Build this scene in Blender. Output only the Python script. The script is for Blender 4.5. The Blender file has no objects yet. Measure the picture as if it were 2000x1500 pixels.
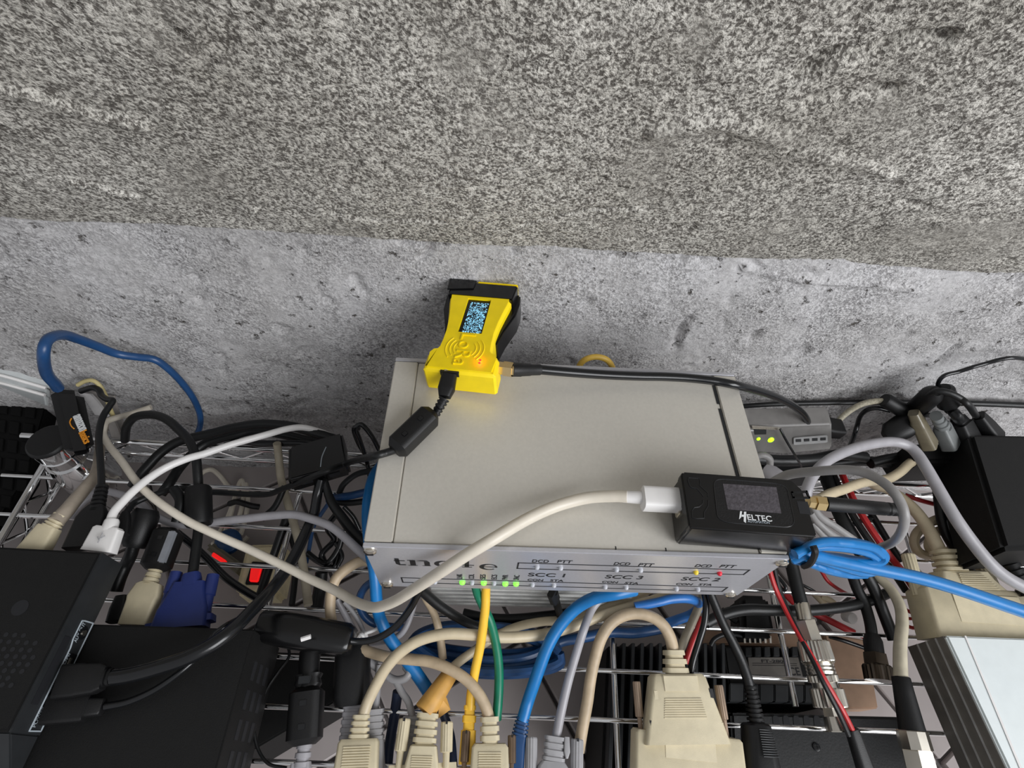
import bpy, bmesh, math, random
import numpy as np
from mathutils import Vector, Matrix, noise
random.seed(7)
S = bpy.context.scene
COL = S.collection
V = Vector

# ------------------------------------------------------------------ camera
CAM = V((0.0450143, -0.0715167, 0.2064463))
RX, RZ, RR, FPX = 0.6367277, -0.0770455, 0.1057966, 1051.83
rot = Matrix.Rotation(RZ, 3, 'Z') @ Matrix.Rotation(RX, 3, 'X') @ Matrix.Rotation(RR, 3, 'Z')
cd = bpy.data.cameras.new('camera')
cam = bpy.data.objects.new('camera', cd)
COL.objects.link(cam)
cam.matrix_world = Matrix.Translation(CAM) @ rot.to_4x4()
cd.sensor_fit = 'HORIZONTAL'
cd.sensor_width = 36.0
cd.lens = 36.0 * FPX / 2000.0
cd.clip_start = 0.004
cd.clip_end = 20
S.camera = cam

# ------------------------------------------------------------------ light and exposure
wd = bpy.data.worlds.new('room_light')
S.world = wd
wd.use_nodes = True
wd.node_tree.nodes['Background'].inputs[0].default_value = (0.96, 0.97, 1.0, 1)
wd.node_tree.nodes['Background'].inputs[1].default_value = 0.42


def area(name, loc, target, sx, sy, power, col):
    ld = bpy.data.lights.new(name, 'AREA')
    ld.shape = 'RECTANGLE'
    ld.size, ld.size_y = sx, sy
    ld.energy = power
    ld.color = col
    o = bpy.data.objects.new(name, ld)
    COL.objects.link(o)
    o.location = loc
    o.rotation_euler = (V(target) - V(loc)).to_track_quat('-Z', 'Y').to_euler()
    return o


area('window_daylight', (0.85, -0.72, 0.60), (0.08, 0.05, 0.0), 0.9, 0.8, 18.0, (0.97, 0.98, 1.0))
S.view_settings.view_transform = 'Standard'
S.view_settings.look = 'None'
S.view_settings.gamma = 1.0
S.view_settings.use_curve_mapping = False
S.view_settings.exposure = 0.0


# ------------------------------------------------------------------ sight lines of the camera -> points of the room
def ray(u, v):
    return rot @ V(((u - 1000) / FPX, -(v - 750) / FPX, -1))


def Z(u, v, zmm):
    d = ray(u, v)
    return CAM + d * ((zmm / 1000 - CAM.z) / d.z)


def Y(u, v, y):
    d = ray(u, v)
    return CAM + d * ((y - CAM.y) / d.y)


def mpp(p):
    """metres per photo pixel at point p"""
    return -((rot.transposed() @ (V(p) - CAM)).z) / FPX


# ------------------------------------------------------------------ materials
def lin(h):
    c = [int(h[i:i + 2], 16) / 255 for i in (0, 2, 4)]
    return tuple(x / 12.92 if x <= 0.04045 else ((x + 0.055) / 1.055) ** 2.4 for x in c) + (1,)


MATS = {}


def mat(name, hexcol, rough=0.45, metal=0.0, var=0.12, scale=160.0, bump=0.0, bscale=900.0, emit=0.0, spec=0.5, trans=0.0, coat=0.0):
    if name in MATS:
        return MATS[name]
    m = bpy.data.materials.new(name)
    m.use_nodes = True
    nt = m.node_tree
    b = nt.nodes['Principled BSDF']
    c = lin(hexcol)
    b.inputs['Base Color'].default_value = c
    b.inputs['Roughness'].default_value = rough
    b.inputs['Metallic'].default_value = metal
    b.inputs['Specular IOR Level'].default_value = spec
    if coat:
        b.inputs['Coat Weight'].default_value = coat
        b.inputs['Coat Roughness'].default_value = 0.12
    if trans:
        b.inputs['Transmission Weight'].default_value = trans
    tc = nt.nodes.new('ShaderNodeTexCoord')
    if var:
        nz = nt.nodes.new('ShaderNodeTexNoise')
        nz.inputs['Scale'].default_value = scale
        nz.inputs['Detail'].default_value = 4
        nt.links.new(tc.outputs['Object'], nz.inputs['Vector'])
        rp = nt.nodes.new('ShaderNodeValToRGB')
        rp.color_ramp.elements[0].position = 0.3
        rp.color_ramp.elements[1].position = 0.7
        rp.color_ramp.elements[0].color = tuple(x * (1 - var) for x in c[:3]) + (1,)
        rp.color_ramp.elements[1].color = tuple(min(1, x * (1 + var)) for x in c[:3]) + (1,)
        nt.links.new(nz.outputs['Fac'], rp.inputs['Fac'])
        nt.links.new(rp.outputs['Color'], b.inputs['Base Color'])
    if bump:
        n2 = nt.nodes.new('ShaderNodeTexNoise')
        n2.inputs['Scale'].default_value = bscale
        n2.inputs['Detail'].default_value = 2
        nt.links.new(tc.outputs['Object'], n2.inputs['Vector'])
        bp = nt.nodes.new('ShaderNodeBump')
        bp.inputs['Strength'].default_value = bump
        bp.inputs['Distance'].default_value = 0.0006
        nt.links.new(n2.outputs['Fac'], bp.inputs['Height'])
        nt.links.new(bp.outputs['Normal'], b.inputs['Normal'])
    if emit:
        b.inputs['Emission Color'].default_value = c
        b.inputs['Emission Strength'].default_value = emit
    MATS[name] = m
    return m


BLACK = mat('black_pvc', '101112', 0.42, bump=0.1, spec=0.4)
GLOSS = mat('black_gloss_pvc', '121315', 0.22)
BPLA = mat('black_plastic', '0d0d0e', 0.5, bump=0.12, bscale=2500, spec=0.4)
BSAT = mat('black_satin_plastic', '0c0c0d', 0.24, bump=0.05, bscale=1800)
DARK = mat('dark_case_paint', '0b0b0b', 0.62, bump=0.25, bscale=3000, spec=0.35)
CHAR = mat('charcoal_plastic', '222426', 0.5, spec=0.4)
BEIGE = mat('beige_plastic', 'cabfa2', 0.5, var=0.07, bump=0.1, bscale=2500)
BEIGEC = mat('beige_pvc', 'c3b599', 0.42, var=0.08)
TAN = mat('tan_pvc', 'b5a287', 0.5, var=0.14)
IVORY = mat('ivory_pvc', 'd4ccbd', 0.38, var=0.05)
WHITE = mat('white_plastic', 'dfdddb', 0.35, var=0.03)
GREY = mat('grey_pvc', '9c9b9d', 0.4, var=0.08)
DGREY = mat('dark_grey_pvc', '8b8988', 0.42, var=0.1)
LGREY = mat('light_grey_pvc', '9d9b9f', 0.38, var=0.06)
BLUE = mat('bright_blue_pvc', '1270b2', 0.35, var=0.08)
NAVY = mat('deep_blue_pvc', '1b426f', 0.36, var=0.12)
VGAB = mat('vga_blue_plastic', '20306e', 0.5, var=0.06, bump=0.1)
GREEN = mat('green_pvc', '0d6e52', 0.35)
YELLOW = mat('yellow_pvc', 'f4c23e', 0.4, var=0.06)
YCASE = mat('yellow_print', 'f6d800', 0.5, var=0.05, bump=0.05, bscale=1500)
RED = mat('red_pvc', 'b3272a', 0.4)
ALU = mat('anodised_aluminium', 'cfcbc2', 0.42, metal=0.35, var=0.03, scale=700)
ALUP = mat('panel_aluminium', 'c3c3c8', 0.27, metal=0.45, var=0.03, scale=900)
ALUW = mat('white_aluminium', 'dde4e4', 0.45, metal=0.15, var=0.02)
CHROME = mat('chrome_wire', 'e6e6e6', 0.1, metal=1.0, var=0)
STEEL = mat('nickel_steel', 'd8d2c6', 0.25, metal=1.0, var=0.05)
GOLD = mat('gold_plating', 'ecd09a', 0.25, metal=1.0, var=0.03)
INK = mat('black_ink', '15161a', 0.6, var=0)
WINK = mat('white_ink', 'd8dadb', 0.6, var=0)
GINK = mat('grey_ink', '9aa3aa', 0.6, var=0)
OINK = mat('orange_ink', 'd98b1c', 0.6, var=0)
TAPE = mat('masking_tape', 'c4954a', 0.55, var=0.15)
WOOD = mat('wood_board', 'a98a72', 0.6, var=0.2, scale=60)
FLOORT = mat('floor_tile', 'a19997', 0.4, var=0.1, scale=25)
GROUT = mat('tile_grout', '5b5655', 0.8)
CREAM = mat('cream_plastic', 'd9cba6', 0.5)
REDLIT = mat('lit_red_switch', 'ff2020', 0.3, emit=0.55)
LEDG = mat('lit_green_led', '7cf04a', 0.3, emit=1.2)
LEDY = mat('lit_yellow_led', 'a6f01c', 0.3, emit=1.7)
LEDR = mat('lit_red_led', 'ff2a2a', 0.3, emit=1.0)
LEDW = mat('clear_led', 'b4b6bc', 0.12, var=0)
LEDA = mat('amber_led', 'e8c93a', 0.3, var=0)
LEDRO = mat('red_led', 'd8263a', 0.25, var=0)
GLASS = mat('dark_screen', '4a464b', 0.35, var=0.35, scale=900, bump=0.3, bscale=1500)
LABEL = mat('silver_label', '6f6b66', 0.5, metal=0.3)


# ------------------------------------------------------------------ mesh builder (world coordinates)
class Fr:
    """a frame: y runs from a to b, z is up, x to the right of someone b points at"""
    def __init__(s, a, b, up=(0, 0, 1)):
        s.o = V(a)
        d = V(b) - V(a)
        s.L = d.length
        s.y = d.normalized()
        s.x = V(up).cross(s.y).normalized()
        s.z = s.y.cross(s.x)
        s.s = mpp((V(a) + V(b)) / 2)

    def p(s, x, y, z):
        return s.o + s.x * x + s.y * y + s.z * z


class M:
    def __init__(s):
        s.v, s.f = [], []

    def add(s, vs, fs, bev=0.0, seg=2, angle=0.5):
        if bev:
            bm = bmesh.new()
            bv = [bm.verts.new(x) for x in vs]
            for f in fs:
                try:
                    bm.faces.new([bv[i] for i in f])
                except ValueError:
                    pass
            bmesh.ops.recalc_face_normals(bm, faces=bm.faces)
            ed = [e for e in bm.edges if len(e.link_faces) == 2 and e.calc_face_angle(0) > angle]
            bmesh.ops.bevel(bm, geom=ed, offset=bev, segments=seg, affect='EDGES', clamp_overlap=True)
            bm.verts.index_update()
            vs = [v.co.copy() for v in bm.verts]
            fs = [[v.index for v in f.verts] for f in bm.faces]
            bm.free()
        n = len(s.v)
        s.v += [V(x) for x in vs]
        s.f += [[i + n for i in f] for f in fs]
        return s

    def hexa(s, top, bot, bev=0.0, seg=2):
        return s.add(list(top) + list(bot), [(0, 1, 2, 3), (7, 6, 5, 4), (0, 4, 5, 1), (1, 5, 6, 2), (2, 6, 7, 3), (3, 7, 4, 0)], bev, seg)

    def box(s, fr, x0, x1, y0, y1, z0, z1, bev=0.0, seg=2):
        q = [(x0, y0), (x1, y0), (x1, y1), (x0, y1)]
        return s.hexa([fr.p(a, b, z1) for a, b in q], [fr.p(a, b, z0) for a, b in q], bev, seg)

    def prism(s, fr, poly, z0, z1, bev=0.0, seg=2):
        n = len(poly)
        vs = [fr.p(a, b, z0) for a, b in poly] + [fr.p(a, b, z1) for a, b in poly]
        fs = [tuple(range(n))[::-1], tuple(range(n, 2 * n))] + [(i, (i + 1) % n, n + (i + 1) % n, n + i) for i in range(n)]
        return s.add(vs, fs, bev, seg)

    def tube(s, pts, r, n=10, cap=True):
        pts = [V(p) for p in pts]
        m = len(pts)
        rs = r if isinstance(r, (list, tuple)) else [r] * m
        t = [(pts[min(i + 1, m - 1)] - pts[max(i - 1, 0)]).normalized() for i in range(m)]
        a = V((0, 0, 1)) if abs(t[0].z) < 0.9 else V((1, 0, 0))
        x = (a - t[0] * a.dot(t[0])).normalized()
        vs, fs = [], []
        for i in range(m):
            x = (x - t[i] * x.dot(t[i])).normalized()
            y = t[i].cross(x)
            for k in range(n):
                w = 2 * math.pi * k / n
                vs.append(pts[i] + (x * math.cos(w) + y * math.sin(w)) * rs[i])
        for i in range(m - 1):
            for k in range(n):
                fs.append((i * n + k, i * n + (k + 1) % n, (i + 1) * n + (k + 1) % n, (i + 1) * n + k))
        if cap:
            fs.append(tuple(range(n))[::-1])
            fs.append(tuple(range((m - 1) * n, m * n)))
        return s.add(vs, fs)

    def lathe(s, fr, prof, n=24, knurl=0.0):
        """prof: (y, r) along the frame's y"""
        vs, fs = [], []
        for y, r in prof:
            for k in range(n):
                w = 2 * math.pi * k / n
                q = r * (1 - knurl * (k % 2))
                vs.append(fr.p(q * math.cos(w), y, q * math.sin(w)))
        m = len(prof)
        for i in range(m - 1):
            for k in range(n):
                fs.append((i * n + k, i * n + (k + 1) % n, (i + 1) * n + (k + 1) % n, (i + 1) * n + k))
        fs.append(tuple(range(n))[::-1])
        fs.append(tuple(range((m - 1) * n, m * n)))
        return s.add(vs, fs)

    def loft(s, fr, st, c=0.3, x0=0.0, z0=0.0):
        """rounded rectangles (y, width, height) along the frame"""
        vs, fs = [], []
        n = 16
        for y, w, h in st:
            r = min(w, h) * c
            k = 0
            for cx, cz, a0 in ((w / 2 - r, h / 2 - r, 0), (-w / 2 + r, h / 2 - r, 90), (-w / 2 + r, -h / 2 + r, 180), (w / 2 - r, -h / 2 + r, 270)):
                for j in range(4):
                    a = math.radians(a0 + 30 * j)
                    vs.append(fr.p(x0 + cx + r * math.cos(a), y, z0 + cz + r * math.sin(a)))
        m = len(st)
        for i in range(m - 1):
            for k in range(n):
                fs.append((i * n + k, i * n + (k + 1) % n, (i + 1) * n + (k + 1) % n, (i + 1) * n + k))
        fs.append(tuple(range(n))[::-1])
        fs.append(tuple(range((m - 1) * n, m * n)))
        return s.add(vs, fs)

    def build(s, name, m, parent=None, sharp=40, **props):
        o0 = V(s.v[0]) if parent is None else V(parent['at'])
        if parent is None:
            lo = [min(v[i] for v in s.v) for i in range(3)]
            hi = [max(v[i] for v in s.v) for i in range(3)]
            o0 = V(((lo[0] + hi[0]) / 2, (lo[1] + hi[1]) / 2, lo[2]))
        me = bpy.data.meshes.new(name)
        me.from_pydata([v - o0 for v in s.v], [], s.f)
        bm = bmesh.new()
        bm.from_mesh(me)
        bmesh.ops.recalc_face_normals(bm, faces=bm.faces)
        bm.to_mesh(me)
        bm.free()
        for p in me.polygons:
            p.use_smooth = True
        me.set_sharp_from_angle(angle=math.radians(sharp))
        me.materials.append(m)
        o = bpy.data.objects.new(name, me)
        COL.objects.link(o)
        o['at'] = tuple(o0)
        if parent is not None:
            o.parent = parent
        else:
            o.location = o0
        for k, x in props.items():
            o[k] = x
        return o


def thing(name, label, cat, at, group=None):
    o = bpy.data.objects.new(name, None)
    o.empty_display_size = 0.005
    COL.objects.link(o)
    o.location = at
    o['at'] = tuple(at)
    o['label'] = label
    o['category'] = cat
    if group:
        o['group'] = group
    return o


def single(mb, name, m, label, cat, group=None, kind=None):
    o = mb.build(name, m)
    o['label'] = label
    o['category'] = cat
    if group:
        o['group'] = group
    return o


def parse(st):
    """'u,v,z u,v u,v,z' -> room points, z in mm, missing z interpolated; 'u,v,yNN' puts the point on the plane Y = NN mm"""
    raw = [t.split(',') for t in st.split()]
    zs = {i: float(t[2]) for i, t in enumerate(raw) if len(t) > 2 and t[2][0] != 'y'}
    ks = sorted(zs)
    out = []
    for i, t in enumerate(raw):
        u, v = float(t[0]), float(t[1])
        if len(t) > 2 and t[2][0] == 'y':
            out.append(Y(u, v, float(t[2][1:]) / 1000))
            continue
        z = np.interp(i, ks, [zs[k] for k in ks])
        out.append(Z(u, v, z))
    return out


def tubem(st, w, n=10, k=7):
    p = smooth(parse(st), k)
    s = sum(mpp(x) for x in p) / len(p)
    if isinstance(w, (tuple, list)):
        r = [(w[0] + (w[1] - w[0]) * i / (len(p) - 1)) * s / 2 for i in range(len(p))]
    else:
        r = w * s / 2
    return M().tube(p, r, n)


def cable(label, st, w, m, name='cable', cat='cable', group=None, n=10):
    return single(tubem(st, w, n), name, m, label, cat, group)


def textm(body, fr, x0, x1, yb, h, off, ext=0.00006, bold=0.012):
    """letters fitted between x0..x1, baseline yb, cap height h, on the frame's x-y plane at height off"""
    cu = bpy.data.curves.new('t', 'FONT')
    cu.body = body
    cu.extrude = 0.05
    cu.offset = bold
    o = bpy.data.objects.new('t', cu)
    COL.objects.link(o)
    me = o.to_mesh()
    vs = [v.co.copy() for v in me.vertices]
    fs = [list(p.vertices) for p in me.polygons]
    o.to_mesh_clear()
    bpy.data.objects.remove(o)
    bpy.data.curves.remove(cu)
    ax = min(v.x for v in vs)
    bx = max(v.x for v in vs)
    hy = max(v.y for v in vs)
    mb = M()
    mb.add([fr.p(x0 + (v.x - ax) / (bx - ax) * (x1 - x0), yb + v.y / hy * h, off + (0 if v.z > 0 else -ext)) for v in vs], fs)
    return mb


class Pl:
    """plane frame: origin, x axis, y axis (normal z)"""
    def __init__(s, o, x, y):
        s.o = V(o)
        s.x = V(x).normalized()
        s.z = V(x).cross(V(y)).normalized()
        s.y = s.z.cross(s.x)

    def p(s, x, y, z):
        return s.o + s.x * x + s.y * y + s.z * z

    def uv(s, P):
        d = V(P) - s.o
        return d.dot(s.x), d.dot(s.y)

    def hit(s, u, v, off=0.0):
        d = ray(u, v)
        t = ((s.o + s.z * off) - CAM).dot(s.z) / d.dot(s.z)
        return s.uv(CAM + d * t)

    def bar(s, mb, a, b, w, z0, z1):
        a, b = V(a), V(b)
        d = (b - a).normalized()
        n = V((-d.y, d.x)) * w / 2
        e = d * w / 2
        q = [a - e + n, b + e + n, b + e - n, a - e - n]
        return mb.hexa([s.p(c.x, c.y, z1) for c in q], [s.p(c.x, c.y, z0) for c in q])

    def frame(s, mb, pts, w, z0, z1):
        for i in range(len(pts)):
            s.bar(mb, pts[i], pts[(i + 1) % len(pts)], w, z0, z1)
        return mb


def smooth(p, k=7):
    if len(p) < 3:
        return p
    q = [p[0] * 2 - p[1]] + p + [p[-1] * 2 - p[-2]]
    out = []
    for i in range(1, len(q) - 2):
        a, b, c, d = q[i - 1], q[i], q[i + 1], q[i + 2]
        for j in range(k):
            t = j / k
            out.append(0.5 * ((2 * b) + (c - a) * t + (2 * a - 5 * b + 4 * c - d) * t * t + (3 * b - a - 3 * c + d) * t ** 3))
    out.append(p[-1])
    return out


# ------------------------------------------------------------------ plastered wall, sloping ceiling, tiled floor
WY, JZ, FZ = 0.136, 0.0385, -0.205
SLOPE = math.radians(67)


def plaster(name, dark, light, grain, contrast, pitamt, bumpd):
    m = bpy.data.materials.new(name)
    m.use_nodes = True
    nt = m.node_tree
    L = nt.links.new
    b = nt.nodes['Principled BSDF']
    b.inputs['Roughness'].default_value = 0.9
    b.inputs['Specular IOR Level'].default_value = 0.2
    tc = nt.nodes.new('ShaderNodeTexCoord')

    def nz(scale, det=3.0, rough=0.55, dist=0.0):
        n = nt.nodes.new('ShaderNodeTexNoise')
        n.inputs['Scale'].default_value = scale
        n.inputs['Detail'].default_value = det
        n.inputs['Roughness'].default_value = rough
        n.inputs['Distortion'].default_value = dist
        L(tc.outputs['Object'], n.inputs['Vector'])
        return n.outputs['Fac']

    def mth(op, a, c, clamp=False):
        n = nt.nodes.new('ShaderNodeMath')
        n.operation = op
        n.use_clamp = clamp
        for i, x in enumerate((a, c)):
            if isinstance(x, (int, float)):
                n.inputs[i].default_value = x
            else:
                L(x, n.inputs[i])
        return n.outputs[0]

    def ramp(f, a, c):
        n = nt.nodes.new('ShaderNodeMapRange')
        n.inputs['From Min'].default_value = a
        n.inputs['From Max'].default_value = c
        L(f, n.inputs['Value'])
        return n.outputs[0]

    g = nz(grain, 3.0, 0.6, 0.4)
    g2 = nz(grain * 0.42, 3.0, 0.6, 0.3)
    patch = ramp(nz(26, 4, 0.6), 0.36, 0.62) if contrast < 1 else ramp(nz(20, 4, 0.6), 0.26, 0.46)
    gr = mth('ADD', mth('MULTIPLY', g, 0.65), mth('MULTIPLY', g2, 0.35))
    flake = ramp(gr, 0.505 - 0.075 / contrast, 0.505 + 0.075 / contrast)
    pit = ramp(nz(95 if contrast == 1 else 130, 5, 0.7), 0.5 + (0.16 - pitamt), 0.58 + (0.16 - pitamt))
    pit = mth('MULTIPLY', pit, ramp(nz(430, 3, 0.6), 0.38, 0.5))
    big = nz(11, 4, 0.6)
    mix = nt.nodes.new('ShaderNodeMix')
    mix.data_type = 'RGBA'
    mix.inputs['A'].default_value = lin(dark)
    mix.inputs['B'].default_value = lin(light)
    fac = mth('ADD', mth('MULTIPLY', flake, mth('ADD', 0.3, mth('MULTIPLY', patch, 0.7))), mth('MULTIPLY', mth('SUBTRACT', 1.0, patch), 0.45 if contrast < 1 else 0.25))
    fac = mth('ADD', mth('MULTIPLY', fac, contrast), 1 - contrast if contrast < 1 else 0.0, True)
    L(fac, mix.inputs['Factor'])
    m2 = nt.nodes.new('ShaderNodeMix')
    m2.data_type = 'RGBA'
    m2.inputs['B'].default_value = lin('5c5650')
    L(pit, m2.inputs['Factor'])
    L(mix.outputs['Result'], m2.inputs['A'])
    m3 = nt.nodes.new('ShaderNodeMix')
    m3.data_type = 'RGBA'
    m3.blend_type = 'MULTIPLY'
    m3.inputs['Factor'].default_value = 1.0
    L(m2.outputs['Result'], m3.inputs['A'])
    rp = nt.nodes.new('ShaderNodeValToRGB')
    rp.color_ramp.elements[0].position = 0.3
    rp.color_ramp.elements[1].position = 0.7
    rp.color_ramp.elements[0].color = (0.72, 0.71, 0.69, 1)
    rp.color_ramp.elements[1].color = (1, 1, 1, 1)
    L(big, rp.inputs['Fac'])
    L(rp.outputs['Color'], m3.inputs['B'])
    L(m3.outputs['Result'], b.inputs['Base Color'])
    h = mth('SUBTRACT', mth('MULTIPLY', gr, mth('ADD', 0.35, patch)), mth('MULTIPLY', pit, 1.2))
    bp = nt.nodes.new('ShaderNodeBump')
    bp.inputs['Strength'].default_value = 0.9
    bp.inputs['Distance'].default_value = bumpd
    L(h, bp.inputs['Height'])
    L(bp.outputs['Normal'], b.inputs['Normal'])
    return m


CEILM = plaster('rough_ceiling_plaster', '6a6661', 'e4e1d9', 880, 1.0, 0.02, 0.0013)
WALLM = plaster('pitted_wall_plaster', '7b797a', 'd6d5d6', 760, 0.85, 0.052, 0.0017)


def fbm(x, y, s):
    return noise.fractal(V((x * s, y * s, s * 0.37)), 0.7, 2.1, 4)


def relief(nx, ny, org, ex, ey, nrm, lx, ly, fn, lines=()):
    vs, fs = [], []
    gx, gy = lx / nx, ly / ny
    st = {}
    for pts, wd, dep in lines:
        # stamp a ragged groove (dep < 0) or ridge along a chain of pixels' points
        pp = []
        for u, v in pts:
            d = ray(u, v)
            P = CAM + d * ((org - CAM).dot(nrm) / d.dot(nrm))
            pp.append(V(((P - org).dot(ex), (P - org).dot(ey), 0)))
        for q in smooth(pp, 40):
            if noise.noise(V((q.x * 40, q.y * 40, dep * 900))) < -0.28:
                continue
            w = wd * (0.6 + 0.5 * noise.noise(V((q.x * 120, q.y * 120, 5))))
            q = q + V((noise.noise(V((q.x * 150, 3, 0))), noise.noise(V((q.x * 150, 9, 0))), 0)) * 0.0012
            for j in range(max(0, int((q.y - w) / gy)), min(ny, int((q.y + w) / gy) + 1) + 1):
                for i in range(max(0, int((q.x - w) / gx)), min(nx, int((q.x + w) / gx) + 1) + 1):
                    e = math.hypot(i * gx - q.x, j * gy - q.y) / w
                    if e < 1:
                        k = (i, j)
                        x = dep * (1 - e)
                        if abs(x) > abs(st.get(k, 0)):
                            st[k] = x
    for j in range(ny + 1):
        for i in range(nx + 1):
            a, c = lx * i / nx, ly * j / ny
            vs.append(org + ex * a + ey * c + nrm * (fn(a, c) + st.get((i, j), 0)))
    for j in range(ny):
        for i in range(nx):
            k = j * (nx + 1) + i
            fs.append((k, k + 1, k + nx + 2, k + nx + 1))
    mb = M()
    mb.v, mb.f = vs, fs
    return mb


def wfn(a, c):
    d = 0.0013 * fbm(a, c, 11) + 0.0006 * fbm(a + 5, c, 48)
    rough = max(0.0, noise.noise(V((a * 9, c * 11, 1.7))) + 0.25)
    d += 0.0013 * rough * noise.noise(V((a * 260, c * 260, 0.3)))
    p = noise.noise(V((a * 62 + 2 * noise.noise(V((a * 30, c * 30, 8))), c * 48, 3.1)))
    if p > 0.5:
        d -= 0.0024 * min(1, (p - 0.5) / 0.06)
    return max(-0.004, min(d, 0.002))


XL, XR = -0.56, 0.62
WL = ((((598, 470), (602, 510), (622, 560), (635, 600)), 0.0016, -0.0028), (((672, 700), (676, 750)), 0.0016, -0.0025), (((355, 470), (365, 492)), 0.004, -0.004), (((380, 545), (388, 585)), 0.004, -0.004),
      (((1320, 680), (1330, 650), (1345, 625)), 0.005, -0.005), (((1690, 668), (1705, 640)), 0.005, -0.005), (((1450, 525), (1560, 545), (1700, 555), (1800, 565)), 0.003, 0.003), (((1470, 660), (1490, 630), (1500, 615)), 0.006, -0.004),
      (((720, 452), (780, 470), (830, 478)), 0.004, -0.004), (((1200, 505), (1230, 500)), 0.004, -0.004), (((1310, 512), (1370, 505)), 0.005, -0.005), (((1445, 523), (1475, 520)), 0.004, -0.005), (((1600, 660), (1660, 630), (1700, 632)), 0.003, -0.003))
wall = relief(620, 150, V((XL, WY, FZ - 0.003)), V((1, 0, 0)), V((0, 0, 1)), V((0, -1, 0)), XR - XL, JZ + 0.004 - FZ + 0.003, wfn, WL).build('wall_back', WALLM, None, 180)
wall['kind'] = 'structure'
cdir = V((0, -math.cos(SLOPE), math.sin(SLOPE)))
cn = V((0, -math.sin(SLOPE), -math.cos(SLOPE)))


def cfn(a, c):
    d = 0.0015 * fbm(a + 9, c, 10) + 0.0006 * fbm(a + 3, c, 45) + 0.0005 * noise.noise(V((a * 330, c * 330, 2.3)))
    return max(-0.003, min(d, 0.0035))


CL = ((((1020, 438), (1150, 408), (1260, 402), (1330, 385), (1420, 352), (1500, 322), (1570, 285), (1665, 230)), 0.0022, -0.0034),
      (((1480, 180), (1540, 158), (1620, 122), (1700, 108), (1760, 84), (1850, 78)), 0.0045, -0.005),
      (((1580, 205), (1650, 190), (1740, 182)), 0.004, -0.003), (((835, 160), (870, 155)), 0.004, -0.004), (((1035, 238), (1060, 236)), 0.003, -0.004),
      (((0, 168), (120, 200), (220, 232), (360, 250), (450, 262)), 0.004, 0.0028), (((140, 354), (200, 366), (270, 385)), 0.003, 0.0028), (((380, 405), (440, 412), (500, 408)), 0.003, 0.0026),
      (((640, 412), (720, 425), (860, 430)), 0.0025, -0.0026), (((360, 215), (430, 245)), 0.006, 0.003), (((1310, 438), (1350, 435)), 0.005, -0.004),
      (((1700, 410), (1780, 395), (1900, 428), (2000, 412)), 0.0025, -0.0028), (((1530, 300), (1700, 330), (1800, 370)), 0.006, 0.0016), (((1280, 255), (1400, 240), (1520, 275)), 0.009, 0.002))
ceil = relief(860, 300, V((XL, WY - 0.001, JZ)), V((1, 0, 0)), cdir, cn, XR - XL, 0.37, cfn, CL).build('ceiling', CEILM, None, 180)
ceil['kind'] = 'structure'

# floor of tiles on a grout bed
fl = M().hexa([(XL, -0.9, FZ - 0.004), (XR + 0.3, -0.9, FZ - 0.004), (XR + 0.3, WY + 0.01, FZ - 0.004), (XL, WY + 0.01, FZ - 0.004)],
              [(XL, -0.9, FZ - 0.02), (XR + 0.3, -0.9, FZ - 0.02), (XR + 0.3, WY + 0.01, FZ - 0.02), (XL, WY + 0.01, FZ - 0.02)]).build('floor', GROUT)
fl['kind'] = 'structure'
t0 = None
TR = math.radians(31)
tx, ty = V((math.cos(TR), math.sin(TR), 0)), V((-math.sin(TR), math.cos(TR), 0))
for i in range(-9, 10):
    for j in range(-8, 8):
        c = V((0.06, -0.06, 0)) + tx * (i * 0.1) + ty * (j * 0.1)
        if not (-0.5 < c.x < 0.68 and -0.4 < c.y < WY + 0.06):
            continue
        if t0 is None:
            q = [(-0.0488, -0.0488), (0.0488, -0.0488), (0.0488, 0.0488), (-0.0488, 0.0488)]
            t0 = M().hexa([c + tx * a + ty * b + V((0, 0, FZ)) for a, b in q], [c + tx * a + ty * b + V((0, 0, FZ - 0.006)) for a, b in q], 0.001, 1).build('tile', FLOORT, fl)
            c0 = c
        else:
            t = t0.copy()
            COL.objects.link(t)
            t.parent = fl
            t.location = c - c0

# ------------------------------------------------------------------ the silver box with LEDs
BW, BD, BH = 0.168, 0.0937, 0.0515
O = Fr((0, 0, 0), (0, 1, 0))
O.x, O.z = V((1, 0, 0)), V((0, 0, 1))
O.s = 0.0002
tnc = thing('radio_modem', 'large silver aluminium box with two lit rows of indicator lights on its front panel', 'modem', (BW / 2, BD / 2, -BH))
RWD = 0.0113
M().box(O, 0.0006, BW - 0.0006, 0.0025, BD - 0.0025, -BH, -0.0022, 0.0008).build('body', ALU, tnc)
M().box(O, RWD, BW - RWD, 0.0024, BD - 0.0022, -0.0032, -0.0009, 0.0003).build('lid', ALU, tnc)
for x in (0, BW - RWD + 0.0003):
    M().box(O, x, x + RWD - 0.0003, 0.0024, BD - 0.0022, -0.0052, 0, 0.0004).build('side_rail', ALU, tnc)
M().box(O, 0, BW, 0, 0.002, -BH, 0.0002, 0.0003).build('front_panel', ALUP, tnc)
M().box(O, 0, BW, BD - 0.002, BD, -BH, 0.0002, 0.0003).build('rear_panel', ALUP, tnc)
PP = Pl((0, 0, 0), (1, 0, 0), (0, 0, 1))


def on_panel(pl, u, v, n=0.0):
    x, y = pl.hit(u, v)
    return pl.p(x, y, n)


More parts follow.
